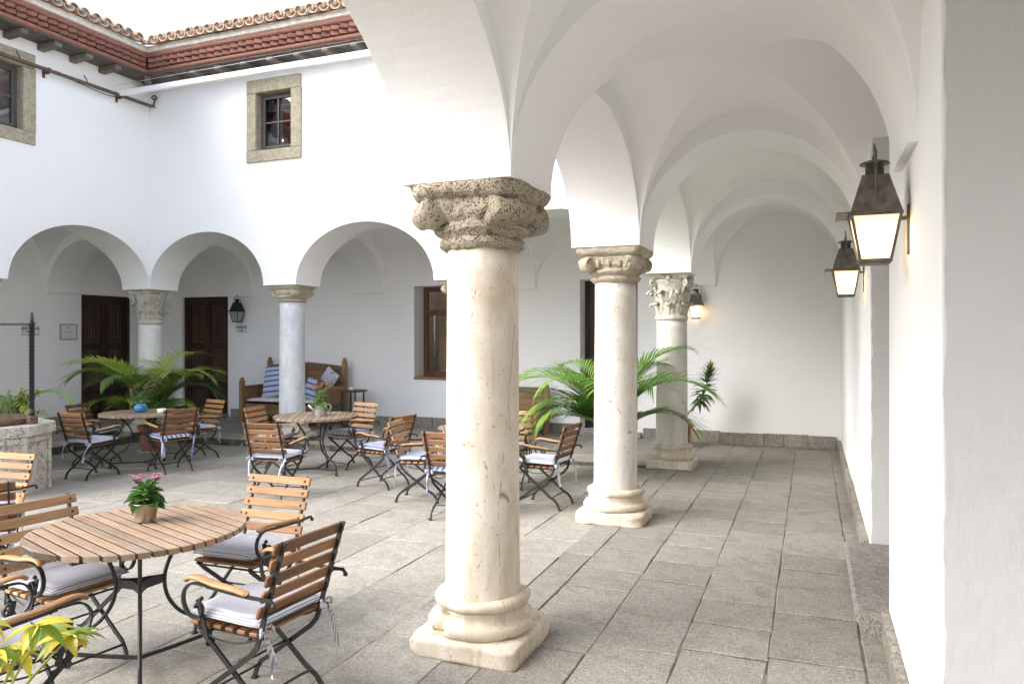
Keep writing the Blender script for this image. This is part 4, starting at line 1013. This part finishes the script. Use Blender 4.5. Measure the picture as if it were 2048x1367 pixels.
# ------------------------------------------------------------------ tables
slat_edge = m_simple('shade_slat_edge', (.055, .038, .025), .85, 0, 30, .4)  # slat sides coloured dark to paint the shade inside the gaps
def table(label, x, y, r, ang, top, ns, leg_angs, zt=.75, gap=.006):
    t = thing('garden_table', label, 'table', (x, y, court_z(x, y)), 0, 'round slatted garden tables')
    wd = 2*r/ns
    for i in range(ns):
        y0, y1 = -r+wd*i+gap/2, -r+wd*(i+1)-gap/2; yc = (y0+y1)/2; n = 5
        pt = []
        for k in range(n+1):
            yy = y0+(y1-y0)*k/n; pt.append((math.sqrt(max(.0004, r*r-yy*yy)), yy-yc))
        poly = pt+[(-a, b) for a, b in reversed(pt)]; m = MB(); N_ = len(poly)
        ins = [(a*(1-.003/r), b*.94) for a, b in poly]
        m.add([(a, b, -.03) for a, b in poly]+[(a, b, -.003) for a, b in poly]+[(a, b, 0) for a, b in ins], [tuple(range(N_-1, -1, -1)), tuple(range(2*N_, 3*N_))]+[(q+k*N_, (q+1) % N_+k*N_, (q+1) % N_+(k+1)*N_, q+(k+1)*N_) for k in (0, 1) for q in range(N_)])
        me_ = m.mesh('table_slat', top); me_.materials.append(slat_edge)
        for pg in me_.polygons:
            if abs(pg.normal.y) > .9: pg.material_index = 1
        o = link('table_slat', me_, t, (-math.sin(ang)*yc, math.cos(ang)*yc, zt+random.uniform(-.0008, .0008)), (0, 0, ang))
    MB().tube([(r*.80*math.cos(a), r*.80*math.sin(a), zt-.040) for a in [2*PI*k/40 for k in range(40)]], .008, 6, True).build('top_ring', iron, t)
    bt = MB()
    for k in (-.55, .55): bt.box(-r*.82, r*.82, -.015+k*r, .015+k*r, zt-.045, zt-.030, Matrix.Rotation(ang+PI/2, 4, 'Z'))
    bt.build('batten', iron, t)
    for a in leg_angs:
        c, s_ = math.cos(a), math.sin(a); pth = cr([(r_*c*r/.55, r_*s_*r/.55, z) for r_, z in ((.30, zt-.03), (.235, .645), (.165, .55), (.135, .45), (.155, .345), (.225, .25), (.325, .185), (.385, .14), (.405, .08), (.407, .02))], 5)
        m = MB(); m.tube(pth, .0105, 6)
        m.tube([((.407+.0)*c*r/.55+.022*math.cos(q)*c, .407*s_*r/.55+.022*math.cos(q)*s_, .024+.020*math.sin(q)) for q in [2*PI*k/12 for k in range(12)]], .007, 5, True)
        m.build('leg', iron, t)
    st_ = MB()
    for a in leg_angs:
        c, s_ = math.cos(a), math.sin(a); st_.bar([(0, 0, .062), (.2*c*r/.55, .2*s_*r/.55, .066), (.405*c*r/.55, .405*s_*r/.55, .075)], .02, .009, (-s_, c, 0))
    st_.build('stretcher', iron, t)
    ri = MB(); P_ = [(.13*math.cos(a)*r/.55, .13*math.sin(a)*r/.55) for a in leg_angs]
    for i in range(len(P_)):
        p, q = P_[i], P_[(i+1) % len(P_)]; mx, my = (p[0]+q[0])*.28, (p[1]+q[1])*.28
        ri.bar([(p[0], p[1], .45), (mx, my, .45), (q[0], q[1], .45)], .045, .004, (p[1]-q[1], q[0]-p[0], 0)) if False else ri.add([(p[0], p[1], .43), (mx, my, .43), (q[0], q[1], .43), (p[0], p[1], .475), (mx, my, .475), (q[0], q[1], .475)], [(0, 1, 4, 3), (1, 2, 5, 4)])
    so = ri.build('brace', iron, t).modifiers.new('thick', 'SOLIDIFY'); so.thickness = .005; so.offset = 0
    return t
random.seed(17)
T1, T2, T3, T4 = (-3.29, 2.95), (-5.98, 8.12), (-8.62, 7.78), (-3.40, 7.60)
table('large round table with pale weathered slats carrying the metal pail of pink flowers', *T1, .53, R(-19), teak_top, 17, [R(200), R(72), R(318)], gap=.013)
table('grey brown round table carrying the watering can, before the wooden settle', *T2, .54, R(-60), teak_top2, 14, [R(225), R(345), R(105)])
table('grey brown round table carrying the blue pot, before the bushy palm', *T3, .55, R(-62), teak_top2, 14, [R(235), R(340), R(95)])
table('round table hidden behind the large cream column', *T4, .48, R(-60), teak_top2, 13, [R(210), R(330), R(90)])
# chairs: label, x, y, facing, slat wood, cushion
CH = [
 ('teak chair with gingham cushion turned its slatted back to the cream column', -2.43, 2.86, (-1, .06), teak_dark, ging),
 ('orange teak chair with gingham cushion tucked on the settle side of the pale table', -3.20, 3.66, (.03, -1), teak, ging),
 ('pale teak chair with gingham cushion between the large table and the well', -3.72, 2.86, (1, -.12), teak_pale, ging),
 ('teak chair with striped gingham cushion over the yellow leaves', -3.17, 2.16, (.16, 1), teak_pale, ging),
 ('honey teak chair standing close beside the stone well', -5.90, 3.78, (.116, -.993), teak, plain_c),
 ('dark backed chair half out of view between the well chair and the large table', -5.15, 3.30, (-.8, .6), teak_dark, ging),
 ('aged teak chair with plain grey cushion in front of the palm table', -8.60, 6.98, (-.02, 1), teak_dark, plain_c),
 ('aged chair pressed behind the plain cushioned chair at the palm table', -9.42, 7.72, (.95, .25), teak_dark, plain_c),
 ('chair with blue striped cushion at the palm table', -7.95, 7.62, (-.93, .32), teak_dark, stripe_c),
 ('orange teak chair between the palm table and the right spindle door', -8.42, 8.55, (-.25, -.95), teak, plain_c),
 ('aged teak chair with plain grey cushion at the watering can table', -5.50, 6.78, (-.12, .99), teak_dark, plain_c),
 ('honey teak chair between the bluish column and the watering can table', -6.55, 8.02, (.97, .15), teak, plain_c),
 ('pale teak chair with blue cushion before the small side table', -5.88, 8.72, (-.25, -.97), teak_pale, stripe_c),
 ('chair with wide blue stripes on its cushion, facing the watering can table', -4.74, 7.74, (-.98, .18), teak, stripe_c),
 ('chair with striped cushion back to back with the wide striped one', -3.92, 7.22, (.97, .2), teak_pale, stripe_c),
 ('aged chair with striped cushion half hidden by the cream column', -3.20, 6.62, (.03, 1), teak_dark, stripe_c),
 ('dark slatted chair with plain cushion between the cream and the pale columns', -2.56, 7.32, (-1, .08), teak_dark, plain_c),
 ('pale chair in front of the wall settle, seen past the cream column', -3.30, 8.20, (.12, -1), teak_pale, plain_c),
]
for i, (lb, x_, y_, fc, wd_, cl) in enumerate(CH): chair(lb, x_, y_, fc, wd_, cl, i+1)

# ------------------------------------------------------------------ wooden settles, cushions and side table
def settle(label, x, y, wd, dp, hb, hf, seat=True):
    t = thing('wooden_settle', label, 'bench', (x, y, .042)); random.seed(int(wd*100))
    def post(px, py, h):
        m = MB(); m.cbox(0, 0, (h-.06)/2, .085, .085, h-.06, .006).cbox(0, 0, h-.03, .072, .072, .06, .018); m.build('post', bench_wood, t, (px, py, 0), (0, 0, random.uniform(-.03, .03)))
    hw_ = wd/2
    for sx in (-1, 1): post(sx*hw_, dp/2, hb); post(sx*hw_, -dp/2, hf)
    m = MB(); n = 16; y0 = dp/2-.02; pts = []
    for k in range(n+1): q = k/n*2-1; pts.append((q*(hw_-.04), hb-.16+.07*(1-abs(q)**1.3)))
    vs_ = [(a, y0-.02, z-.10) for a, z in pts]+[(a, y0-.02, z) for a, z in pts]+[(a, y0+.03, z-.10) for a, z in pts]+[(a, y0+.03, z) for a, z in pts]; k_ = n+1
    fs = []
    for k in range(n): fs += [(k, k+1, k_+k+1, k_+k), (k_+k, k_+k+1, 3*k_+k+1, 3*k_+k), (2*k_+k+1, 2*k_+k, 3*k_+k, 3*k_+k+1), (k+1, k, 2*k_+k, 2*k_+k+1)]
    m.add(vs_, fs); m.build('top_rail', bench_wood_x, t)
    MB().box(-hw_+.04, hw_-.04, y0-.022, y0+.03, .70, .80).build('back_rail', bench_wood_x, t)
    for a, b in ((-hw_+.10, -.03), (.03, hw_-.10)): MB().cbox((a+b)/2, y0+.012, (.80+hb-.22)/2, b-a, .022, hb-.22-.80+.06, .008).build('back_panel', bench_wood_x, t)
    MB().box(-.03, .03, y0-.02, y0+.03, .80, hb-.16).build('muntin', bench_wood, t)
    MB().box(-hw_+.04, hw_-.04, y0-.01, y0+.02, .40, .70).build('lower_panel', bench_wood_x, t)
    for sx in (-1, 1):
        MB().cbox(sx*hw_, 0, hf-.20, .06, dp-.09, .075, .006).build('arm_rail', bench_wood, t); MB().box(sx*hw_-.012, sx*hw_+.012, -dp/2+.04, dp/2-.04, .40, hf-.235).build('side_panel', bench_wood, t)
    MB().cbox(0, -.005, .385, wd-.05, dp-.05, .035, .005).build('seat_board', bench_wood_x, t)
    MB().cbox(0, -dp/2+.005, .285, wd-.09, .035, .16, .006).build('apron', bench_wood_x, t)
    return t
S1 = (-9.13, 11.85)
settle('old carved wooden settle with striped pillows behind the bluish column', S1[0]-.12, S1[1], 1.78, .80, 1.27, .90)
settle('low dark wooden settle against the wall behind the round tables', -4.98, 12.0, 1.45, .60, .86, .62)
cs = MB(); v_ = cushion_mesh(1.70, .74, .075, cream_c, 9)
tag(link('seat_pad', v_, None, (S1[0]-.12, S1[1]-.02, .475)), 'long cream seat pad lying on the old carved settle', 'cushion')
def pillow(name, label, loc, rot, sx, sz, th, mat, seed):
    n = 18; mb = MB()
    def f(u, v, s_):
        x, z = (u-.5)*2, (v-.5)*2; e = max(0, (1-x*x)*(1-z*z))**.42; pin = 1-.06*(1-abs(x))*abs(z)**4-.06*(1-abs(z))*abs(x)**4
        return (x*sx/2*pin, s_*th*e+.010*mnoise.noise(Vector((x*2+seed, z*2, s_)))*e, z*sz/2*pin)
    mb.grid(lambda u, v: f(u, v, -1), n, n); mb.grid(lambda u, v: f(1-u, v, 1), n, n)
    return tag(mb.build(name, mat, None, loc, rot), label, 'pillow', 'pillows on the carved settle')
pillow('pillow', 'large blue striped pillow leaning on the carved settle beside the column', (-9.62, 11.85, .86), (R(-20), R(-6), R(4)), .66, .64, .10, stripe_z, 1)
pillow('pillow', 'plain pale pillow in front of the large striped pillow', (-9.22, 11.70, .70), (R(-25), R(4), R(-8)), .42, .34, .08, plain_c, 2)
pillow('pillow', 'narrow blue striped pillow at the arm end of the carved settle', (-8.70, 11.70, .74), (R(-15), R(8), R(-20)), .44, .42, .08, stripe_z, 3)
pillow('pillow', 'small pillow with blue and white diamond pattern on the carved settle', (-8.52, 11.98, .93), (R(-12), R(32), R(-10)), .34, .34, .08, ikat, 4)
sd_ = thing('side_table', 'small round dark side table holding a glass ashtray by the carved settle', 'table', (-7.94, 11.90, .042))
MB().lathe([(.24, .655), (.27, .66), (.275, .672), (.27, .685), (.0, .686)], 36).build('top', m_wood('dark_table_wood', (.17, .10, .06), (.12, .07, .04), (.06, .035, .02)), sd_)
for a in range(4):
    an = PI/4+a*PI/2; MB().cbox(.20*math.cos(an), .20*math.sin(an), .33, .025, .025, .66, .003).build('leg', iron, sd_)
m = MB()
for a in range(4):
    p, q = [Vector((.20*math.cos(PI/4+k*PI/2), .20*math.sin(PI/4+k*PI/2), .02)) for k in (a, a+1)]; m.tube([p, q], .010, 4); m.tube([p+V(0, 0, .10), q+V(0, 0, .10)], .004, 4)
m.build('stretcher', iron, sd_)
def dish(name, label, cat, loc, r, h, mat): return tag(MB().lathe([(0, 0), (r*.85, 0), (r, h*.2), (r, h), (r*.9, h), (r*.86, h*.35), (0, h*.3)], 24).build(name, mat, None, loc), label, cat)
clear = m_simple('pale_glass', (.66, .70, .70), .15, 0)
dish('glass_ashtray', 'clear glass ashtray on the small side table', 'ashtray', (-7.95, 11.86, .73), .055, .045, clear)
dish('white_ashtray', 'white ceramic ashtray next to the blue flower pot', 'ashtray', (T3[0]+.30, T3[1]+.04, .752+court_z(*T3)), .06, .055, m_simple('white_glaze', (.8, .8, .79), .25))
# ------------------------------------------------------------------ the well
wx, wy = -8.92, 5.78
wl = thing('stone_well', 'octagonal weathered stone well with an iron grating on top', 'well', (wx, wy, court_z(wx, wy)-.005))
well_st = m_rough('weathered_well_stone', (.66, .63, .57), (.50, .46, .39), (.20, .17, .13), .5, .5)
oct_ = lambda r, off=R(4): [(r*math.cos(off+2*PI*k/8), r*math.sin(off+2*PI*k/8)) for k in range(8)]
for k in range(8):
    def ring(mb, rr, z0, z1, r_in):
        o_, i_ = oct_(rr*.76), oct_(r_in*.76); a, b = k, (k+1) % 8
        def lp(p, q, t): return (p[0]+(q[0]-p[0])*t, p[1]+(q[1]-p[1])*t)
        e = .004; oa, ob, ia, ib_ = lp(o_[a], o_[b], e), lp(o_[a], o_[b], 1-e), lp(i_[a], i_[b], e), lp(i_[a], i_[b], 1-e)
        mb.slab([oa, ob, ib_, ia], z0, z1, .012)
    m = MB(); ring(m, .88, 0, .62, .60); m.build('wall_block', well_st, wl)
    m = MB(); ring(m, .93, .60, .70, .58); ring(m, .985, .685, .80, .56); m.build('rim_block', well_st, wl)
    a = R(4)+2*PI*k/8
    MB().cbox(.672*math.cos(a), .672*math.sin(a), .31, .05, .05, .60, .008, Matrix()).build('corner_strip', well_st, wl)
gr = MB(); gr.tube([(.56*math.cos(2*PI*k/40), .56*math.sin(2*PI*k/40), .82) for k in range(40)], .02, 6, True)
gb = MB().lathe([(.50, 0), (.52, 0), (.52, .065), (.50, .065), (.50, 0)], 40, (0, 0, .80)).build('grate', rust, wl)
for k in range(-5, 6):
    hh = math.sqrt(.505**2-(k*.09)**2); MB().box(k*.09-.010, k*.09+.010, -hh, hh, .835, .858, Matrix.Rotation(YAW+PI/2, 4, 'Z')).build('grate_bar', rust, gb)
px, py = -8.40-wx+.03, 6.0-wy
po = MB(); tw = 90; n = 4; vs_ = []
for i in range(tw+1):
    z = .98+1.0*i/tw-.02; a0 = i*.42; r_ = .030
    for k in range(4): vs_.append((px+r_*math.cos(a0+k*PI/2), py+r_*math.sin(a0+k*PI/2), z))
po.add(vs_, [(i*4+k, i*4+(k+1) % 4, i*4+4+(k+1) % 4, i*4+4+k) for i in range(tw) for k in range(4)])
po.tube([(px, py, .88), (px, py, .98)], .030, 8).tube([(px, py, 1.92), (px, py, 2.0), (px, py, 2.09)], [.028, .020, .012], 6).lathe([(.03, 0), (.05, .004), (.05, .010), (.03, .014)], 12, (px, py, 1.955))
ip = po.build('twisted_post', iron, wl); MB().cbox(px, py, .845, .095, .095, .10, .01).build('post_foot', rust, wl)
MB().bar([(px-1.1*math.cos(YAW), py-1.1*math.sin(YAW), 1.955), (px, py, 1.95)], .03, .03, (-math.sin(YAW), math.cos(YAW), 0)).build('cross_bar', iron, wl)
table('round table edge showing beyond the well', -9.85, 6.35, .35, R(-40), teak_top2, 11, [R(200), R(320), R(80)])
# ------------------------------------------------------------------ plants
palm_a = m_leaf('palm_leaf_yellow_green', (.26, .38, .05), (.38, .48, .075), (.60, .50, .10))
palm_b = m_leaf('palm_leaf_green', (.075, .18, .035), (.16, .29, .065), (.28, .37, .08))
palm_c = m_leaf('palm_leaf_bright', (.21, .40, .07), (.29, .49, .10))
terra = m_simple('terracotta_pot', (.34, .13, .075), .8, 0, 9, .25, .25)
soil = m_simple('potting_soil', (.03, .022, .016), .95, 0, 40, .4, .5)
def frond(L, elev, droop, mat, rnd, ll=.34, n=30, stem=.24, wl=.032, hang=.42):
    """grows from the origin along +x"""
    mb = MB(); pts = []; x = z = 0; a = elev; N = 24
    for i in range(N+1):
        pts.append(Vector((x, 0, z))); a -= droop/N*(.35+1.3*i/N); x += L/N*math.cos(a); z += L/N*math.sin(a)
    mb.tube(pts, [.010*(1-.85*i/N) for i in range(N+1)], 4, caps=False)
    for k in range(n):
        t = stem+(1-stem)*(k+.5)/n; i = min(N-1, int(t*N)); p = pts[i].lerp(pts[i+1], t*N-i); tg = (pts[i+1]-pts[i]).normalized()
        up = Vector((0, 1, 0)).cross(tg)*-1
        q = (t-stem)/(1-stem); ln = ll*(.55+.75*math.sin(PI*(.12+.75*q)))*rnd.uniform(.88, 1.08)
        for sg in (-1, 1):
            fwd = .55+.75*q; d = (tg*fwd+Vector((0, sg, 0))*1.0+up*(.30-.2*q)).normalized()
            w_ = wl*(1-.35*q); P = [p]; dd = d.copy(); S_ = 4
            for s_ in range(S_):
                P.append(P[-1]+dd*ln/S_); dd = (dd+Vector((0, 0, -1))*hang*.42*rnd.uniform(.6, 1.3)).normalized()
            side = d.cross(Vector((0, 0, 1))); side = side.normalized() if side.length > .1 else Vector((0, 1, 0)); vs_ = []
            for s_, pp in enumerate(P): wk = w_*[.45, 1, .95, .6, .04][s_]; vs_ += [pp-side*wk/2, pp+side*wk/2]
            mb.add(vs_, [(2*s_, 2*s_+1, 2*s_+3, 2*s_+2) for s_ in range(S_)], True)
    return mb.mesh('frond', mat)
def pot(parent, r, h, mat, rim=.03):
    p = MB().lathe([(0, 0), (r*.70, 0), (r*.74, .02), (r*.95, h-rim*1.6), (r*.95, h-rim*1.5), (r*1.05, h-rim*1.4), (r*1.06, h), (r*.95, h), (r*.92, h-.04), (0, h-.045)], 32).build('pot', mat, parent)
    MB().lathe([(0, .0), (r*.92, -.002)], 24, (0, 0, h-.040)).build('soil', soil, p); return p
def palm(label, x, y, z, specs, seed, potr=.2, poth=.42, pm=None, dish_=True):
    t = thing('potted_palm', label, 'palm', (x, y, z)); rnd = random.Random(seed); pot(t, potr, poth, pm or terra)
    if dish_: MB().lathe([(0, 0), (potr*.95, 0), (potr*1.1, .035), (potr*1.05, .036), (potr*.9, .01)], 28).build('saucer', mar_blue, t)
    for az, L, el, dr, mat, ll, n in specs:
        link('frond', frond(L, R(el), R(dr), mat, rnd, ll, n), t, (rnd.uniform(-.05, .05), rnd.uniform(-.05, .05), poth-.04), (rnd.uniform(-.15, .15), 0, R(az)))
    return t
r3 = random.Random(4); sp_ = []
for k in range(15): sp_.append((k*24+r3.uniform(-9, 9), r3.uniform(1.35, 1.8), r3.uniform(70, 87), r3.uniform(80, 125), palm_a if k % 3 else palm_b, .40, 34))
for k in range(10): sp_.append((k*36+10+r3.uniform(-9, 9), r3.uniform(.75, 1.1), r3.uniform(50, 75), r3.uniform(70, 115), palm_b if k % 2 else palm_a, .34, 28))
palm('bushy yellow green palm in a terracotta pot behind the blue pot table', -9.62, 8.85, court_z(-9.7, 9), sp_, 5)
yw = math.degrees(YAW); sp_ = []
for az, L, el, dr, mt in ((yw+178, 1.35, 72, 120, palm_c), (yw+160, 1.25, 62, 95, palm_c), (yw+192, 1.15, 55, 115, palm_b), (yw+205, 1.2, 74, 125, palm_c), (yw+10, 1.45, 74, 92, palm_b), (yw-8, 1.30, 66, 120, palm_b), (yw+25, 1.3, 76, 110, palm_b), (yw+80, 1.2, 75, 100, palm_b), (yw+130, 1.3, 76, 110, palm_c), (yw-60, 1.1, 78, 120, palm_b), (yw-100, 1.1, 74, 110, palm_c), (yw-150, 1.05, 50, 115, palm_b), (yw+182, .9, 40, 95, palm_c), (yw+168, 1.0, 48, 110, palm_b), (yw+0, .9, 45, 110, palm_b)):
    sp_.append((az, L*1.14, el+5, dr*.86, mt, .50, 30))
palm('bright green palm behind the pale column, its fronds spreading to both sides', -2.30, 9.15, court_z(-2.4, 9.1), sp_, 8, .19, .50)
r3 = random.Random(9); sp_ = [(k*60+150+r3.uniform(-15, 15), r3.uniform(.8, 1.1), r3.uniform(60, 80), r3.uniform(95, 135), palm_c, .30, 24) for k in range(4)]
sp_ += [(yw+2, 1.15, 66, 98, palm_c, .36, 24), (yw-28, 1.0, 60, 100, palm_a, .34, 24)]
palm('green palm reaching in beyond the well, next to yellow blossoms', -10.45, 7.05, .042-.13, sp_, 12, .2, .55)
yb = thing('flowering_bush', 'bush with small yellow blossoms beyond the well', 'bush', (-9.95, 6.92, court_z(-10, 7)))
pot(yb, .17, .35, terra); rnd = random.Random(3); lv = MB(); fl = MB(); sm = MB()
for k in range(20):
    az, hh, sp2 = rnd.uniform(0, 2*PI), rnd.uniform(.75, 1.15), rnd.uniform(.05, .30); tip = Vector((sp2*math.cos(az), sp2*math.sin(az), hh)); pth = cr([(0, 0, .32), (tip.x*.35, tip.y*.35, .32+(hh-.32)*.6), tip], 6); sm.tube(pth, .004, 4)
    for i in range(4, len(pth)):
        for q in range(5):
            d = Vector((rnd.uniform(-1, 1), rnd.uniform(-1, 1), rnd.uniform(-.3, .6))).normalized(); s_ = d.cross(Vector((0, 0, 1))).normalized()*.010; p = pth[i]; lv.add([p, p+d*.03+s_, p+d*.065, p+d*.03-s_], [(0, 1, 2, 3)])
    for q in range(5):
        c = tip+Vector((rnd.uniform(-.05, .05), rnd.uniform(-.05, .05), rnd.uniform(-.06, .04))); fl.lathe([(0, 0), (.014, .004), (.016, .012), (.004, .014)], 6, tuple(c))
sm.build('stems', m_simple('green_stem', (.10, .16, .04), .6), yb)
tag(lv.build('foliage', m_leaf('bush_leaf', (.10, .18, .03), (.18, .26, .05)), yb), kind='stuff'); fl.build('blossoms', m_simple('yellow_petal', (.65, .48, .03), .6), yb)
# dracaena by the gallery end wall
def blade_leaf(L, w_, bend, mat, name='leaf', cup=.15, n=7):
    mb = MB(); vs_ = []
    a = 0; x = z = 0
    for i in range(n+1):
        t = i/n; wd = w_*math.sin(PI*(.06+.94*t)**.75) if i < n else .001
        vs_ += [(x, -wd/2, z+cup*wd), (x, 0, z), (x, wd/2, z+cup*wd)]; a -= bend/n*(.4+1.2*t); x += L/n*math.cos(a); z += L/n*math.sin(a)
    mb.add(vs_, [(3*i+k, 3*i+k+1, 3*i+4+k, 3*i+3+k) for i in range(n) for k in (0, 1)], True); return mb.mesh(name, mat)
dr_g = m_leaf('dracaena_leaf', (.045, .10, .025), (.09, .16, .04)); dr_t = m_leaf('dracaena_young_leaf', (.22, .22, .05), (.30, .20, .07))
dc = thing('potted_dracaena', 'dark leafed plant on a bare stem against the end wall beside the corner column', 'plant', (-1.88, 11.80, .042)); pot(dc, .17, .33, terra); rnd = random.Random(6)
stp = cr([(0, 0, .3), (.12, -.02, .50), (.32, -.02, .74), (.46, -.02, 1.18)], 8); MB().tube(stp, [.014-.006*i/(len(stp)-1) for i in range(len(stp))], 6).build('stem', m_simple('brown_stem', (.14, .10, .06), .8), dc)
dl = [blade_leaf(.25, .046, .8, dr_g), blade_leaf(.22, .042, .5, dr_g), blade_leaf(.18, .034, .3, dr_t)]
for k in range(96):
    t = k/95; p = stp[min(len(stp)-1, int((.62+.38*t)*(len(stp)-1)))]; az = k*2.4; el = -.5+1.7*t+rnd.uniform(-.2, .2)
    link('leaf', dl[2 if t > .85 else (0 if t < .5 else 1)], dc, p, (rnd.uniform(-.3, .3), -el, az))
# flowers on the tables
kal = [m_leaf('kalanchoe_leaf', (.05, .14, .025), (.11, .22, .045)), m_leaf('kalanchoe_pale_leaf', (.14, .26, .09), (.22, .33, .14))]
def round_leaf(L, w_, mat, cup=.28):
    mb = MB(); n, m_ = 8, 4; vs_ = []
    for i in range(n+1):
        t = i/n; wd = w_*(math.sin(PI*min(1, .05+.95*t))**.6 if 0 < i < n else .05)
        for j in range(m_+1): s_ = j/m_*2-1; sc_ = 1+.05*math.cos(t*26)*(abs(s_) > .9); vs_.append((L*t, wd/2*s_*sc_, cup*wd*s_*s_-.22*L*t*t))
    mb.add(vs_, [(i*(m_+1)+j, i*(m_+1)+j+1, (i+1)*(m_+1)+j+1, (i+1)*(m_+1)+j) for i in range(n) for j in range(m_)], True); return mb.mesh('leaf', mat)
def kalanchoe(parent, z0, petal, seed, nl=20, nf=4, hh=.17, spread=.075, lm=0, lsz=.075):
    rnd = random.Random(seed); ms = [round_leaf(lsz*q, lsz*.72*q, kal[lm]) for q in (1.15, .95, .75)]
    for k in range(nl):
        t = k/nl; az = k*2.4+rnd.uniform(-.3, .3); link('leaf', ms[0 if t < .35 else (1 if t < .7 else 2)], parent, (.012*math.cos(az), .012*math.sin(az), z0+.01+hh*.62*t), (rnd.uniform(-.25, .25), .25-1.0*t+rnd.uniform(-.2, .2), az))
    for k in range(nf):
        az = k*2*PI/nf+rnd.uniform(-.4, .4); tip = Vector((spread*math.cos(az)*rnd.uniform(.5, 1), spread*math.sin(az)*rnd.uniform(.5, 1), z0+hh*rnd.uniform(.92, 1.15)))
        st_ = MB(); st_.tube(cr([(0, 0, z0), (tip.x*.3, tip.y*.3, z0+hh*.5), tip], 4), .0028, 5)
        f_ = MB(); b_ = MB()
        for q in range(16):
            c = tip+Vector((rnd.gauss(0, .015), rnd.gauss(0, .015), rnd.gauss(.004, .009))); st_.tube([tip-V(0, 0, .02), c], .0014, 4)
            if q % 3 == 2: b_.lathe([(0, -.007), (.0035, 0), (.002, .006), (0, .008)], 5, tuple(c))
            else:
                for a in range(4):
                    d = Vector((math.cos(a*PI/2+q), math.sin(a*PI/2+q), .35))*.0115; s_ = Vector((-d.y, d.x, 0))*.45; f_.add([c, c+d*.6+s_, c+d*1.25, c+d*.6-s_], [(0, 1, 2, 3)])
        so = st_.build('flower_stem', m_stem, parent); f_.build('blossoms', petal, so); b_.build('buds', m_bud, so)
m_stem = m_simple('kalanchoe_stem', (.12, .17, .05), .6); m_bud = m_simple('kalanchoe_bud', (.28, .30, .08), .6)
pink, redp, orng = m_simple('pink_petal', (.55, .10, .30), .6), m_simple('red_petal', (.42, .035, .025), .6), m_simple('orange_petal', (.55, .10, .03), .6)
zt1 = court_z(*T1)+.751
k1 = thing('flower_pail', 'pink kalanchoe in a shiny metal pail on the large pale table', 'flower pot', (-3.36, 3.05, zt1))
pailm = NT('brushed_steel'); pailm = pailm.fin((.52, .46, .36), .28, .9)
MB().lathe([(0, 0), (.048, 0), (.049, .004), (.068, .098), (.071, .1), (.069, .104), (.066, .1), (.046, .01), (0, .008)], 32).build('pail', pailm, k1); MB().lathe([(0, .085), (.062, .085)], 20).build('soil', soil, k1)
kalanchoe(k1, .085, pink, 2, 28, 4, .155, .07, 0, .085)
k3 = thing('blue_flower_pot', 'red kalanchoe in a round blue glazed pot on the palm table', 'flower pot', (T3[0]-.02, T3[1]-.02, court_z(*T3)+.751))
MB().lathe([(0, 0), (.055, 0), (.085, .03), (.092, .06), (.08, .095), (.066, .11), (.074, .125), (.068, .126), (.058, .11), (.05, .09), (0, .088)], 32).build('pot', m_simple('blue_glaze', (.05, .22, .45), .22), k3)
kalanchoe(k3, .10, redp, 7, 14, 6, .24, .12, 1, .10)
k2 = thing('watering_can', 'small metal watering can planted with orange kalanchoe on the settle side table top', 'flower pot', (T2[0]+.05, T2[1]+.02, court_z(*T2)+.751), YAW)
k2['label'] = 'small metal watering can with orange kalanchoe standing on a round table'
canm = NT('zinc_can').fin((.55, .56, .56), .38, .7)
MB().lathe([(0, 0), (.075, 0), (.078, .005), (.066, .12), (.068, .124), (.06, .12), (.058, .1), (0, .1)], 28).build('can', canm, k2)
MB().tube([(-.06, 0, .04), (-.11, 0, .09), (-.155, 0, .135)], [.016, .012, .014], 8).build('spout', canm, k2)
MB().tube(cr([(.06, 0, .11), (.10, 0, .145), (.135, 0, .12), (.125, 0, .07), (.07, 0, .04)], 5), .008, 6).build('handle', canm, k2)
kalanchoe(k2, .11, orng, 11, 20, 10, .26, .14, 1, .11)
# schefflera in the near corner
sf_y = m_leaf('schefflera_yellow_leaf', (.70, .58, .08), (.45, .48, .06), (.80, .68, .26), .35, .3); sf_g = m_leaf('schefflera_green_leaf', (.16, .26, .035), (.30, .36, .05), (.50, .46, .08), .35, .3)
sf = thing('potted_schefflera', 'yellow variegated schefflera in the near corner below the table', 'plant', (-2.46, 1.60, court_z(-2.4, 1.4))); pot(sf, .16, .34, terra); rnd = random.Random(14)
lf = [[blade_leaf(.112*q, .040*q, b_, mt, 'leaf', .22, 8) for q, b_ in ((1.1, .7), (.9, .9), (.75, .4))] for mt in (sf_y, sf_g)]
for k in range(15):
    az = k*2.39; hh = rnd.uniform(.58, .86); sp2 = rnd.uniform(.06, .26); tip = Vector((sp2*math.cos(az), sp2*math.sin(az), hh)); pth = cr([(0, 0, .30), (tip.x*.3, tip.y*.3, .3+(hh-.3)*.55), tip], 6)
    so = MB().tube(pth, [.006-.003*i/(len(pth)-1) for i in range(len(pth))], 5).build('stem', m_stem2 if k else globals().setdefault('m_stem2', m_simple('yellow_green_stem', (.30, .34, .06), .5)), sf)
    for q in range(8): link('leaf', rnd.choice(lf[0] if rnd.random() < .68 else lf[1]), so, tip, (rnd.uniform(-.3, .3), rnd.uniform(-.15, .45), az+q*2*PI/8+rnd.uniform(-.2, .2)))
